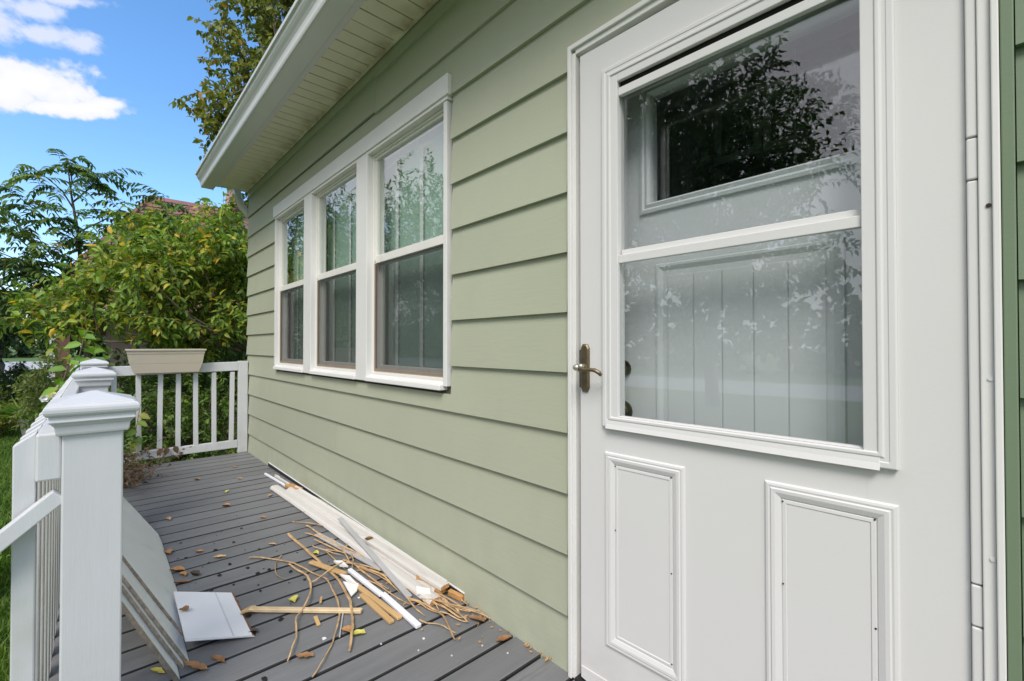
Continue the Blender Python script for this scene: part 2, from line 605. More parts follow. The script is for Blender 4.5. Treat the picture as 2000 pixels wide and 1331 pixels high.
M['greyroof'] = mat('grey_shingle', (0.13, 0.13, 0.13), 0.85, 0.2, 5, bump=0.5)
M['pot'] = mat('grey_green_pot', (0.33, 0.36, 0.30), 0.6, 0.1, 8)
M['petalw'] = mat('white_petal', (0.8, 0.8, 0.76), 0.6)
M['petaly'] = mat('yellow_petal', (0.72, 0.62, 0.12), 0.6)
G_DK, G_MD, G_LT, G_YL, G_OR = (0.085, 0.14, 0.022), (0.185, 0.30, 0.046), (0.29, 0.41, 0.065), (0.62, 0.48, 0.065), (0.70, 0.40, 0.05)
M['leafyoung'] = leaf_mat('leaf_young_tree', [(0.0, G_DK), (0.35, G_MD), (0.68, G_LT), (0.84, (0.38, 0.38, 0.055)), (0.92, G_YL), (1.0, G_OR)])
M['leaftall'] = leaf_mat('leaf_tall_tree', [(0.0, (0.07, 0.095, 0.02)), (0.45, (0.15, 0.18, 0.03)), (0.75, (0.23, 0.23, 0.035)), (0.9, (0.27, 0.20, 0.03)), (1.0, (0.34, 0.19, 0.03))])
M['leafwalnut'] = leaf_mat('leaf_walnut', [(0.0, (0.06, 0.12, 0.036)), (0.6, (0.14, 0.24, 0.05)), (0.92, (0.22, 0.26, 0.05)), (1.0, (0.30, 0.20, 0.03))], 0.25, 0.4)
M['leafhedge'] = leaf_mat('leaf_hedge', [(0.0, (0.06, 0.11, 0.022)), (0.6, (0.14, 0.24, 0.04)), (0.93, (0.20, 0.28, 0.045)), (1.0, (0.36, 0.30, 0.06))])
M['leafweed'] = leaf_mat('leaf_weed', [(0.0, (0.14, 0.28, 0.035)), (1.0, (0.24, 0.42, 0.06))], 0.4)
M['leafpale'] = leaf_mat('leaf_pale', [(0.0, (0.10, 0.16, 0.04)), (0.6, (0.25, 0.31, 0.10)), (1.0, (0.34, 0.33, 0.11))])
M['leafyellow'] = leaf_mat('leaf_yellowing', [(0.0, (0.10, 0.14, 0.03)), (0.5, (0.24, 0.25, 0.045)), (1.0, (0.45, 0.32, 0.07))])
M['leafdark'] = leaf_mat('leaf_dark', [(0.0, (0.024, 0.05, 0.015)), (0.7, (0.055, 0.10, 0.024)), (1.0, (0.11, 0.15, 0.035))], 0.2)
M['grass'] = leaf_mat('grass_blade', [(0.0, (0.07, 0.14, 0.022)), (0.7, (0.17, 0.28, 0.04)), (1.0, (0.36, 0.31, 0.10))], 0.3, 0.6)
M['leafdead'] = leaf_mat('leaf_dead', [(0.0, (0.11, 0.07, 0.045)), (1.0, (0.25, 0.17, 0.11))], 0.2, 0.8)

# ------------------------------------------------------------------ large structure: ground, road, deck
GZ = -0.6
g = MB()
g.add([(-500, -500, GZ), (500, -500, GZ), (500, 500, GZ), (-500, 500, GZ)], [(0, 1, 2, 3)])
tag(g.build('ground', M['lawn'], fix=False), kind='structure')
r_ = MB()
r_.add([(-70, -160, GZ + 0.005), (-29, -160, GZ + 0.005), (-29, -3.2, GZ + 0.005), (-36, -2.6, GZ + 0.005), (-40, 60, GZ + 0.005), (-70, 60, GZ + 0.005)], [(0, 1, 2, 3, 4, 5)])
r_.add([(-28.99, -22, GZ + 0.005), (120, -22, GZ + 0.005), (120, -15.5, GZ + 0.005), (-28.99, -15.5, GZ + 0.005)], [(0, 1, 2, 3)])
tag(r_.build('road', M['road'], fix=False), kind='structure')

# deck: joists + boards laid across, each board its own piece
dk = MB()
for y in (-1.10, -0.55, -0.02):
    dk.box(-5.27, 0.75, y - 0.02, y + 0.02, -0.22, -0.032)
dk.box(-5.27, -5.23, -1.2, 0.0, -0.24, -0.034)
dk.box(-5.2, 0.7, -1.1, -0.03, -0.30, -0.28)
deck = tag(dk.build('deck', M['dark']), kind='structure')
PITCH = 0.1415
bm_ = MB()
bw = PITCH / 2 - 0.0042
prof = [(-bw, -0.030), (bw, -0.030), (bw, -0.005), (bw - 0.0035, -0.0014), (bw - 0.007, 0.0), (-bw + 0.007, 0.0), (-bw + 0.0035, -0.0014), (-bw, -0.005)]
bm_.loft([[(x, -1.214, z) for x, z in prof], [(x, -0.003, z) for x, z in prof]])
bm_.m[1] = bm_.m[2] = bm_.m[6] = bm_.m[7] = 1            # grime sits in the joints
first = None
for k in range(-28, 14):
    xc = -1.2390 + PITCH * (k + 0.5)
    if first is None:
        first = o = bm_.build('deck_board', [M['deck'], M['deckjoint']], deck)
    else:
        o = first.copy()
        COL.objects.link(o)
    o.location = (xc + random.uniform(-0.001, 0.001), 0, random.uniform(-0.0015, 0.0008))
    o.rotation_euler = (0, random.uniform(-0.006, 0.006), random.uniform(-0.0006, 0.0006))

# ------------------------------------------------------------------ the house
house = empty('house', (-2.6, 0.0, GZ), 'sage green lap-sided house with white trim, a triple window and a white storm door', 'house')
XL, XR = -5.262, 3.2
WX0, WX1, WZ0, WZ1 = -4.275, -1.660, 0.862, 2.235        # window unit, outside of its casing
DX0, DX1, DZ1 = -0.968, -0.008, 2.038                    # door frame

sh = MB()
for a, b, c, d in ((XL, WX0, -0.5, 2.7), (WX0, WX1, -0.5, WZ0 + 0.02), (WX0, WX1, WZ1 - 0.03, 2.7), (WX1, DX0 + 0.02, -0.5, 2.7),
                   (DX0 + 0.02, DX1 - 0.02, DZ1 - 0.02, 2.7), (DX0 + 0.02, DX1 - 0.02, -0.5, 0.005), (DX1 - 0.02, XR, -0.5, 2.7)):
    sh.box(a, b, 0.002, 0.075, c, d)
sh.box(XL, XL + 0.08, 0.08, 6.0, -0.6, 2.7)
sh.box(XR - 0.08, XR, 0.08, 6.0, -0.6, 2.7)
sh.box(XL, XR, 5.92, 6.0, -0.6, 2.7)
sh.build('wall', M['sheath'], house)
rm = MB()
rm.box(XL + 0.1, XR - 0.1, 0.09, 5.9, -0.06, -0.02)
rm.box(XL + 0.1, XR - 0.1, 0.09, 5.9, 2.50, 2.54)
rm.box(XL + 0.1, XR - 0.1, 3.2, 3.24, -0.02, 2.5)
rm.build('room_lining', M['interior'], house)


def lap(mb, x0, x1, zb, zt, z0, face=-1):
    """one stretch of clapboard; z0 is the row's butt edge, the face leans in going up"""
    def y(z):
        return -(0.0170 - 0.0150 * (z - z0) / 0.21)
    mb.extrude_x([(y(zb), zb), (-0.0004, zb), (-0.0004, zt), (y(zt), zt)], x0, x1)


STEP, Z0 = 0.1985, 0.182
for r in range(-1, 13):
    zb = Z0 + STEP * r if r >= 0 else -0.03
    zt = min(Z0 + STEP * (r + 1) + 0.004, 2.652)
    z0 = Z0 + STEP * r
    zr = zt + 0.0
    cuts = [XL - 0.012, XR]
    if r in (11, 12):
        cuts += [-2.39]
    elif r % 2 == 0 and r < 4:
        cuts.append(-4.78)
    elif r % 2 and 0 <= r < 4:
        cuts.append(-2.93)
    if zb > WZ0 and zt < WZ1:                                   # stopped by the window
        cuts += [WX0 - 0.006, WX1 + 0.010]
    if zb < DZ1 - 0.05 and zt < DZ1 + 0.02:                     # stopped by the door frame
        cuts += [DX0 - 0.012, DX1 + 0.018]
    cuts.sort()
    for a, b in zip(cuts[:-1], cuts[1:]):
        mid = (a + b) / 2
        if zb > WZ0 and zt < WZ1 and WX0 < mid < WX1:
            continue
        if zb < DZ1 - 0.05 and zt < DZ1 + 0.02 and DX0 < mid < DX1:
            continue
        dz = 0.011 if (r in (11, 12) and b < -2.3) else (-0.003 if r in (11, 12) else 0.0)
        xs = sorted(set([a, b] + [x for x in (WX0 - 0.006, WX1 + 0.010, DX0 - 0.012, DX1 + 0.018) if a < x < b]))
        mb = MB()
        for p, q in zip(xs[:-1], xs[1:]):
            mid = (p + q) / 2
            lo, hi = zb + dz, zt + (dz if r < 12 else 0)
            if WX0 - 0.006 < mid < WX1 + 0.010:
                if lo < WZ0 < hi:
                    hi = WZ0 - 0.012
                elif lo < WZ1 < hi:
                    lo = WZ1 + 0.030
            if DX0 - 0.012 < mid < DX1 + 0.018 and lo < DZ1 < hi:
                lo = DZ1 + 0.002
            if hi - lo > 0.008:
                lap(mb, p + (0.0012 if p == a else 0), q - (0.0012 if q == b else 0), lo, hi, z0)
        if mb.v:
            mb.build('siding_board', M['siding_right'] if a > -0.1 else M['siding'], house, weld=True)
    # the same row round the corner, on the end wall
    mb = MB()
    def xx(z):
        return XL - (0.0170 - 0.0150 * (z - z0) / 0.21)
    mb.loft([[(xx(zb), yy, zb), (XL - 0.0005, yy, zb), (XL - 0.0005, yy, zt), (xx(zt), yy, zt)] for yy in (-0.004, 6.0)])
    mb.build('siding_board', M['siding'], house)

# green trim strips / caulk beside the door frame
t = MB()
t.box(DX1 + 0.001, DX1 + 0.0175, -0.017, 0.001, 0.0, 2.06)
t.build('trim_strip', M['siding_right'], house, bevel=0.002)
t = MB()
t.box(DX0 - 0.012, DX0 - 0.001, -0.0125, 0.001, -0.02, 2.045)
t.build('trim_strip', M['siding'], house, bevel=0.003)
t = MB()
t.box(XL - 0.030, XL - 0.020, -0.012, 0.03, -0.05, 0.80)
t.build('corner_strip', mat('dark_brown_corner', (0.16, 0.13, 0.10), 0.6), house)  # plain dark brown strip up the lower house corner

# soffit, fascia, gutter, roof
SOFZ = 2.642
sp = 0.0975
pm = MB()
pm.extrude_x([(-0.268, SOFZ), (-0.026, SOFZ), (-0.026, SOFZ + 0.012), (-0.268, SOFZ + 0.012)], -sp / 2 + 0.0034, sp / 2 - 0.0034)
pm.extrude_x([(-0.268, SOFZ + 0.004), (-0.026, SOFZ + 0.004), (-0.026, SOFZ + 0.011), (-0.268, SOFZ + 0.011)], sp / 2 - 0.0034, sp / 2 + 0.0034, mi=1)
first = None
for k in range(-36, 30):
    xc = -1.842 + sp * (k + 0.5)
    if xc < XL - 0.0 or xc > 1.9:
        continue
    if first is None:
        first = o = pm.build('soffit_panel', [M['soffit'], M['soffitseam']], house)
        base = o.location.copy()
    else:
        o = first.copy()
        COL.objects.link(o)
    o.location = base + Vector((xc, 0, random.uniform(-0.001, 0.001)))
t = MB()
t.extrude_x([(-0.030, SOFZ - 0.006), (-0.0165, SOFZ - 0.006), (-0.0165, SOFZ + 0.016), (-0.030, SOFZ + 0.016)], XL - 0.01, 1.9)
t.build('soffit_trim', M['soffit'], house, bevel=0.002)
t = MB()
t.extrude_x([(-0.310, SOFZ - 0.010), (-0.264, SOFZ - 0.010), (-0.264, SOFZ + 0.004), (-0.296, SOFZ + 0.004), (-0.296, 2.76), (-0.310, 2.76)], XL - 0.01, 1.9)
t.build('fascia', M['white'], house, bevel=0.002)
gp = [(-0.313, 2.740), (-0.313, 2.598), (-0.318, 2.592), (-0.405, 2.592), (-0.410, 2.590), (-0.416, 2.594), (-0.420, 2.606), (-0.421, 2.625),
      (-0.424, 2.640), (-0.431, 2.654), (-0.441, 2.668), (-0.449, 2.682), (-0.453, 2.700), (-0.463, 2.701), (-0.465, 2.715), (-0.463, 2.722), (-0.452, 2.722)]
gi = [(-0.447, 2.716), (-0.446, 2.700), (-0.442, 2.684), (-0.434, 2.670), (-0.425, 2.656), (-0.418, 2.641), (-0.415, 2.625), (-0.414, 2.608), (-0.408, 2.600), (-0.320, 2.600), (-0.319, 2.740)]
t = MB()
t.extrude_x(gp + gi, XL + 0.005, 1.9)
t.extrude_x([p for p in gp], XL + 0.002, XL + 0.005)
t.build('gutter', M['gutter'], house)
t = MB()
t.loft([[(XL - 0.015, y, z) for y, z in ((-0.31, SOFZ - 0.004), (-0.001, SOFZ - 0.004), (-0.001, 2.93), (-0.31, 2.77))],
        [(XL + 0.004, y, z) for y, z in ((-0.31, SOFZ - 0.004), (-0.001, SOFZ - 0.004), (-0.001, 2.93), (-0.31, 2.77))]])
t.build('eave_return', M['white'], house)
t = MB()
t.extrude_x([(-0.34, 2.755), (3.0, 4.35), (6.3, 2.755), (6.3, 2.80), (3.0, 4.40), (-0.34, 2.80)], XL - 0.12, XR + 0.2)
for i in range(22):
    y0 = -0.345 + i * 0.15
    z0_ = 2.803 + (y0 + 0.34) * (1.60 / 3.34)
    t.extrude_x([(y0, z0_), (y0 + 0.16, z0_ + 0.0766), (y0 + 0.16, z0_ + 0.080), (y0, z0_ + 0.012)], XL - 0.121, XR + 0.201)
t.build('roof', M['greyroof'], house)
t = MB()
pts = [(-5.325, -0.10, 2.66), (-5.325, -0.085, 2.58), (-5.325, -0.06, 2.50), (-5.325, 0.0, 2.43), (-5.325, 0.05, 2.37), (-5.325, 0.06, 2.25), (-5.325, 0.06, -0.4)]
t.tube(pts, 0.036, 8)
t.build('downspout', M['gutter'], house, smooth=True)

# triple window: three units between mullions under one head casing
t = MB()
t.box(-4.283, -1.648, -0.034, 0.001, 2.166, 2.259)
t.build('window_head_trim', M['white'], house, bevel=0.003)
t = MB()
t.box(-4.26, -1.66, -0.026, 0.03, 2.150, 2.1655)
t.build('window_drip', M['sashwhite'], house)
for x0, x1 in ((-3.505, -3.352), (-2.592, -2.448)):
    t = MB()
    t.box(x0, x1, -0.031, 0.07, 0.866, 2.149)
    t.build('mullion', M['white'], house, bevel=0.003)
for x0, x1 in ((-4.275, -4.235), (-1.696, -1.668)):
    t = MB()
    t.box(x0, x1, -0.022, 0.07, 0.884, 2.149)
    t.build('window_jamb', M['white'], house, bevel=0.002)
for wx0, wx1 in ((-4.2345, -3.5055), (-3.3515, -2.5925), (-2.4475, -1.6965)):
    w = MB()          # the window part itself: fixed frame round the sashes
    z0, z1 = 0.905, 2.149
    w.box(wx0, wx0 + 0.012, 0.004, 0.070, z0, z1)
    w.box(wx1 - 0.012, wx1, 0.004, 0.070, z0, z1)
    w.box(wx0 + 0.0121, wx1 - 0.0121, 0.004, 0.070, z1 - 0.012, z1)
    w.box(wx0 + 0.0121, wx1 - 0.0121, -0.004, 0.070, z0, z0 + 0.014)
    win = w.build('window', M['sashwhite'], house, bevel=0.002)
    s = MB()
    s.extrude_x([(-0.042, 0.866), (0.05, 0.866), (0.05, 0.905), (-0.010, 0.905), (-0.012, 0.897), (-0.040, 0.889)], wx0 + 0.0005, wx1 - 0.0005)
    s.build('sill', M['white'], win, bevel=0.003)
    ax, bx = wx0 + 0.0125, wx1 - 0.0125
    u = MB()          # upper sash, in front
    u.box(ax, ax + 0.015, 0.012, 0.036, 1.545, 2.136)
    u.box(bx - 0.015, bx, 0.012, 0.036, 1.545, 2.130)
    u.box(ax + 0.0151, bx - 0.0151, 0.010, 0.036, 1.530, 1.572)
    u.box(ax + 0.0151, bx - 0.0151, 0.012, 0.036, 2.122, 2.136)
    u.build('upper_sash', M['sashwhite'], win, bevel=0.002)
    l = MB()
    l.box(ax, ax + 0.018, 0.040, 0.064, 0.921, 1.560)
    l.box(bx - 0.018, bx, 0.040, 0.064, 0.921, 1.560)
    l.box(ax + 0.0181, bx - 0.0181, 0.040, 0.064, 0.921, 0.955)
    l.box(ax + 0.0181, bx - 0.0181, 0.040, 0.064, 1.525, 1.560)
    l.build('lower_sash', M['sashwhite'], win, bevel=0.002)
    p = MB()
    p.box(ax + 0.010, bx - 0.010, 0.022, 0.025, 1.565, 2.128)
    p.build('pane', M['glass'], win)
    p = MB()
    p.box(ax + 0.012, bx - 0.012, 0.051, 0.054, 0.945, 1.535)
    p.build('pane', M['glass'], win)
    p = MB()
    p.add([(ax + 0.006, 0.016, 0.935), (bx - 0.006, 0.016, 0.935), (bx - 0.006, 0.016, 1.535), (ax + 0.006, 0.016, 1.535)], [(0, 1, 2, 3)])
    p.build('insect_screen', M['screen'], win, fix=False)
    p = MB()
    for q in ((ax, ax + 0.009), (bx - 0.009, bx)):
        p.box(q[0], q[1], 0.010, 0.020, 0.922, 1.529)
    p.box(ax + 0.0091, bx - 0.0091, 0.010, 0.020, 0.922, 0.934)
    p.build('screen_frame', mat('screen_frame_bronze', (0.25, 0.19, 0.13), 0.5) if 'sf' not in M else M['sf'], win)

# door frame, hinge side and head
df = MB()
df.box(DX0, DX0 + 0.014, -0.030, 0.10, 0.0, 2.038)
df.box(DX0 + 0.0141, DX0 + 0.028, -0.022, 0.10, 0.0, 2.012)
df.box(DX1 - 0.010, DX1, -0.024, 0.10, 0.0, 2.038)
df.box(DX1 - 0.027, DX1 - 0.0101, -0.016, 0.10, 0.0, 2.012)
df.box(DX0 + 0.0142, DX1 - 0.0102, -0.030, 0.10, 2.022, 2.038)
df.box(DX0 + 0.0282, DX1 - 0.0272, -0.022, 0.10, 2.004, 2.0218)
frame = df.build('door_frame', M['white'], house, bevel=0.002)
t = MB()
t.box(DX0 + 0.028, DX1 - 0.028, -0.03, 0.10, -0.002, 0.012)
t.build('threshold', M['dark'], house)
t = MB()
t.box(DX0 + 0.0285, DX0 + 0.030, -0.004, 0.02, 0.93, 1.05)
t.build('strike_plate', M['dark'], frame)
for z, mm in ((1.307, 'bronze'), (1.006, 'metal'), (0.695, 'metal'), (0.30, 'metal'), (1.72, 'metal')):
    t = MB()
    t.tube([(-0.0225, -0.0180, z), (-0.0225, -0.0155, z)], 0.0038, 8)
    t.build('screw', M[mm], frame)

# storm door: built about its hinge line, swung a little way open
HX, HY = -0.047, -0.002
storm = None


def SX(w):
    return -w


sd = MB()
DT = 0.034                                  # thickness
zB, zT = 0.036, 1.985
ww, wn, wz0, wz1 = 0.732, 0.150, 0.838, 1.848      # window hole: far edge, near edge, sill, top
for a, b, c, d in ((0.871, ww, zB, zT), (wn, 0.004, zB, zT), (ww, wn, zB, wz0), (ww, wn, wz1, zT)):
    sd.box(SX(a) + (0.0001 if a == ww else 0), SX(b) - (0.0001 if b == wn else 0), 0.0, DT, c, d)
storm = sd.build('storm_door', M['door'], house)
storm.location = Vector((HX, HY, 0)) - house.location
storm.rotation_euler = (0, 0, R(1.5))


def sub(mb, name, m, bevel=0.0, smooth=False, seg=2):
    o = mb.build(name, m, None, bevel=bevel, smooth=smooth, seg=seg)
    o.parent = storm
    o.location = (0, 0, 0)
    return o


def moulding(mb, w0, w1, z0, z1, prof):
    """mitred frame on the door face: prof = (inset from the outer edge, height off the face)"""
    rings = []
    for d, h in prof:
        rings.append([(SX(w0 - d), -h, z0 + d), (SX(w1 + d), -h, z0 + d), (SX(w1 + d), -h, z1 - d), (SX(w0 - d), -h, z1 - d)])
    mb.loft(rings, caps=False)


t = MB()      # casing round the storm window
for a, b in ((0.782, 0.7275), (0.1545, 0.100)):
    t.box(SX(a), SX(b), -0.011, 0.002, 0.822, 1.897)
t.box(SX(0.7274), SX(0.1546), -0.011, 0.002, 1.8425, 1.897)
moulding(t, 0.782, 0.100, 0.822, 1.897, [(0.0, 0.0111), (0.002, 0.0130), (0.012, 0.0130), (0.014, 0.0116), (0.021, 0.0116), (0.023, 0.0140), (0.030, 0.0142), (0.032, 0.0113)])
sub(t, 'window_casing', M['door'], bevel=0.0015)
t = MB()
t.extrude_x([(-0.018, 0.818), (0.0, 0.818), (0.01, 0.8455), (-0.012, 0.8455), (-0.014, 0.832)], SX(0.768), SX(0.128))
t.extrude_x([(-0.006, 0.8456), (0.012, 0.8456), (0.012, 0.858), (-0.006, 0.856)], SX(0.7272), SX(0.1548))
sub(t, 'window_sill', M['door'], bevel=0.001)
t = MB()
t.box(SX(0.7272), SX(0.1548), -0.0035, 0.010, 1.306, 1.330)
t.box(SX(0.7272), SX(0.1548), 0.0105, 0.022, 1.330, 1.347)
sub(t, 'middle_rail', M['door'], bevel=0.0015)
t = MB()
t.box(SX(0.7272), SX(0.1548), -0.0035, 0.012, 1.802, 1.8255)
sub(t, 'top_rail', M['door'], bevel=0.0015)
t = MB()
t.box(SX(0.7272), SX(0.1548), 0.008, 0.020, 1.8256, 1.846)
sub(t, 'slot_liner', M['dark'])
t = MB()
t.box(SX(0.729), SX(0.153), 0.004, 0.007, 0.852, 1.310)
sub(t, 'pane', M['doorglass'])
t = MB()
t.box(SX(0.729), SX(0.153), 0.014, 0.017, 1.336, 1.806)
sub(t, 'pane', M['doorglass'])
PF = [(0.0, 0.0), (0.003, 0.0055), (0.008, 0.0066), (0.012, 0.0056), (0.015, 0.0080), (0.022, 0.0076), (0.033, 0.0036), (0.0345, 0.0008), (0.037, 0.0027), (0.0435, 0.0030),
      (0.0455, 0.0008), (0.0465, 0.0014)]
for w0, w1, z1 in ((0.779, 0.530, 0.746), (0.3395, 0.1005, 0.753)):
    t = MB()
    moulding(t, w0, w1, 0.168, z1, PF)
    sub(t, 'raised_panel', M['door'])
    t = MB()
    d = 0.046
    t.box(SX(w0 - d), SX(w1 + d), -0.0015, 0.001, 0.168 + d, z1 - d)
    sub(t, 'panel_field', M['door'])
for w, z in ((0.742, 0.52), (0.568, 0.455), (0.568, 0.215), (0.742, 0.708), (0.568, 0.710), (0.302, 0.528), (0.138, 0.500), (0.302, 0.713), (0.138, 0.716)):
    t = MB()
    t.tube([(SX(w), -0.0040, z), (SX(w), 0.0, z)], 0.0019, 8)
    sub(t, 'screw', M['bronze'])
t = MB()
t.extrude_x([(-0.004, 0.030), (0.034, 0.030), (0.034, 0.062), (-0.003, 0.062)], SX(0.868), SX(0.01))
t.add([(SX(0.866), -0.0052, 0.030), (SX(0.75), -0.0052, 0.006), (SX(0.03), -0.0052, 0.004), (SX(0.03), -0.0052, 0.034), (SX(0.866), -0.0052, 0.060)], [(0, 1, 2, 3, 4)])
sub(t, 'door_sweep', M['door'])
t = MB()
t.loft([[(SX(0.800 + a), -0.0047, 0.040 + b) for a, b in ((-0.014, 0.0), (-0.004, -0.006), (0.008, -0.004), (0.014, 0.002), (0.004, 0.006), (-0.006, 0.006))],
        [(SX(0.800 + a), -0.0057, 0.040 + b) for a, b in ((-0.014, 0.0), (-0.004, -0.006), (0.008, -0.004), (0.014, 0.002), (0.004, 0.006), (-0.006, 0.006))]])
sub(t, 'rust_chip', M['rustedge'])
# continuous hinge: five barrels with dark gaps
zc = [0.04, 0.568, 0.642, 1.358, 1.434, 1.985]
for a, b in zip(zc[:-1], zc[1:]):
    t = MB()
    t.box(-0.0032, 0.0118, -0.010, 0.004, a + 0.0012, b - 0.0012)
    sub(t, 'hinge_barrel', M['door'], bevel=0.003, seg=3)
# lever handle on its long plate
hc, hw = 0.994, 0.851
t = MB()
def plate(y, sx, sz):
    return [(SX(hw) + sx * x, y, hc + sz * z) for x, z in ((-0.016, -0.062), (-0.009, -0.075), (0.009, -0.075), (0.016, -0.062), (0.016, 0.062), (0.009, 0.075), (-0.009, 0.075), (-0.016, 0.062))]
t.loft([plate(0.0, 1.0, 1.0), plate(-0.005, 1.0, 1.0), plate(-0.009, 0.72, 0.93)])
hd = sub(t, 'handle_plate', M['brass'], bevel=0.001)
t = MB()
bx = SX(hw) + 0.018
t.tube([(SX(hw), -0.008, hc + 0.004), (bx, -0.040, hc + 0.004)], [0.013, 0.008], 12)
t.tube([(bx - 0.010, -0.044, hc + 0.000), (bx, -0.047, hc + 0.001), (bx + 0.014, -0.048, hc - 0.003), (bx + 0.028, -0.048, hc - 0.002), (bx + 0.048, -0.046, hc - 0.003),
        (bx + 0.062, -0.043, hc - 0.010), (bx + 0.068, -0.040, hc - 0.019)], [0.011, 0.009, 0.0065, 0.006, 0.0068, 0.0072, 0.005], 10, flat=0.9)
sub(t, 'handle', M['brass'], smooth=True)
t = MB()
for k in range(2):
    c = Vector((bx - 0.016 + k * 0.016, -0.050, hc + 0.003 + 0.004 * k))
    rr = 0.0105 - 0.002 * k
    rings = []
    for j in range(1, 8):
        a = math.pi * j / 8
        rings.append([c + Vector((-math.cos(a) * rr * 1.15, math.cos(b) * math.sin(a) * rr, math.sin(b) * math.sin(a) * rr)) for b in [2 * math.pi * i / 12 for i in range(12)]])
    t.loft(rings)
sub(t, 'handle_knob', M['nickel'], smooth=True)
t = MB()
t.box(SX(0.8712), SX(0.8704), 0.004, 0.028, 0.93, 1.05)
sub(t, 'latch_plate', M['dark'])

# inner entry door, seen through the storm glass
idm = MB()
YI = 0.10
gx0, gx1, gz0, gz1 = -0.745, -0.195, 1.503, 1.838
for a, b, c, d in ((-0.935, gx0, 0.012, 2.0), (gx1, -0.04, 0.012, 2.0), (gx0, gx1, 0.012, gz0), (gx0, gx1, gz1, 2.0)):
    idm.box(a, b, YI, YI + 0.042, c, d)
inner = idm.build('entry_door', M['innerdoor'], house)
t = MB()
for prof in ([(0.0, 0.0), (0.003, 0.008), (0.012, 0.010), (0.018, 0.006), (0.028, 0.010), (0.034, 0.003), (0.036, -0.004)],):
    rings = []
    for d, h in prof:
        rings.append([(gx0 - 0.034 + d, YI - h, gz0 - 0.034 + d), (gx1 + 0.034 - d, YI - h, gz0 - 0.034 + d), (gx1 + 0.034 - d, YI - h, gz1 + 0.034 - d), (gx0 - 0.034 + d, YI - h, gz1 + 0.034 - d)])
    t.loft(rings, caps=False)
t.build('glass_moulding', M['innerdoor'], inner)
t = MB()
t.box(gx0 - 0.004, gx1 + 0.004, YI + 0.018, YI + 0.021, gz0 - 0.004, gz1 + 0.004)
t.build('pane', M['doorglass'], inner)
t = MB()
rings = []
px0, px1, pz0, pz1 = -0.726, -0.250, 0.22, 1.311
for d, h in [(0.0, 0.0), (0.003, 0.004), (0.01, 0.004), (0.036, -0.006), (0.038, -0.004)]:
    rings.append([(px0 + d, YI - h - 0.001, pz0 + d), (px1 - d, YI - h - 0.001, pz0 + d), (px1 - d, YI - h - 0.001, pz1 - d), (px0 + d, YI - h - 0.001, pz1 - d)])
t.loft(rings, caps=False)
t.build('panel_moulding', M['innerdoor'], inner)
for k in range(5):
    a = -0.688 + 0.0802 * k
    t = MB()
    t.box(a + 0.0014, a + 0.0788, YI - 0.0032, YI - 0.0005, pz0 + 0.039, pz1 - 0.039)
    t.build('plank', M['innerdoor'], inner, bevel=0.0015)
for z, rr in ((0.989, 0.026), (0.854, 0.030)):
    t = MB()
    t.tube([(-0.842, YI - 0.001, z), (-0.842, YI - 0.010, z), (-0.842, YI - 0.013, z), (-0.842, YI - 0.020, z), (-0.842, YI - 0.030, z)], [rr * 1.12, rr * 1.12, rr * 0.8, rr * 0.95, rr * 0.7], 14)
    t.build('door_knob', M['bronze'], inner, smooth=False)

# ------------------------------------------------------------------ railings
def post(parent, cx, cy, zb, zt, half, z_cap):
    p = MB()
    p.box(cx - half, cx + half, cy - half, cy + half, zb, zt)
    po = p.build('post', M['railwhite'], parent, bevel=0.004)
    c = MB()
    s = half / 0.057
    steps = [(0.0, 0.066), (0.006, 0.068), (0.022, 0.070), (0.030, 0.076), (0.034, 0.081), (0.040, 0.079), (0.047, 0.079), (0.049, 0.083), (0.053, 0.0868), (0.058, 0.0885), (0.065, 0.0885), (0.070, 0.0868), (0.0735, 0.083),
             (0.0745, 0.079), (0.078, 0.078), (0.101, 0.006)]
    c.loft([c.sqring(cx, cy, z_cap + dz, h * s) for dz, h in steps])
    c.build('post_cap', M['railwhite'], po, bevel=0.0015)
    return po


fr_ = empty('porch_railing', (-3.4, -1.16, 0.0), 'long white porch railing with three capped posts along the lawn side', 'railing')
for cx in (-1.607, -3.38, -5.15):
    post(fr_, cx, -1.16, 0.0, 0.86, 0.057, 0.846 if cx > -5 else 0.855)
t = MB()
t.box(-5.21, -1.562, -1.262, -1.2172, 0.738, 0.852)
t.build('top_rail', M['railwhite'], fr_, bevel=0.005)
t = MB()
t.box(-5.21, -1.562, -1.2615, -1.2172, -0.22, -0.035)
t.build('rim_board', M['deck'], deck)
bl = MB()
bl.loft([[(-0.019, -0.040, -0.56), (0.019, -0.040, -0.56), (0.019, 0.0, -0.56), (-0.019, 0.0, -0.56)],
         [(-0.019, -0.040, 0.382), (0.019, -0.040, 0.382), (0.019, 0.0, 0.413), (-0.019, 0.0, 0.413)]])
first = None
for k in range(26):
    x = -1.622 - 0.137 * k
    if first is None:
        first = o = bl.build('baluster', M['railwhite'], fr_, bevel=0.003)
    else:
        o = first.copy()
        COL.objects.link(o)
    o.location = Vector((x, -1.2622, 0.440 + random.uniform(-0.002, 0.002))) - fr_.location
    o.rotation_euler = (0, random.uniform(-0.008, 0.008), 0)

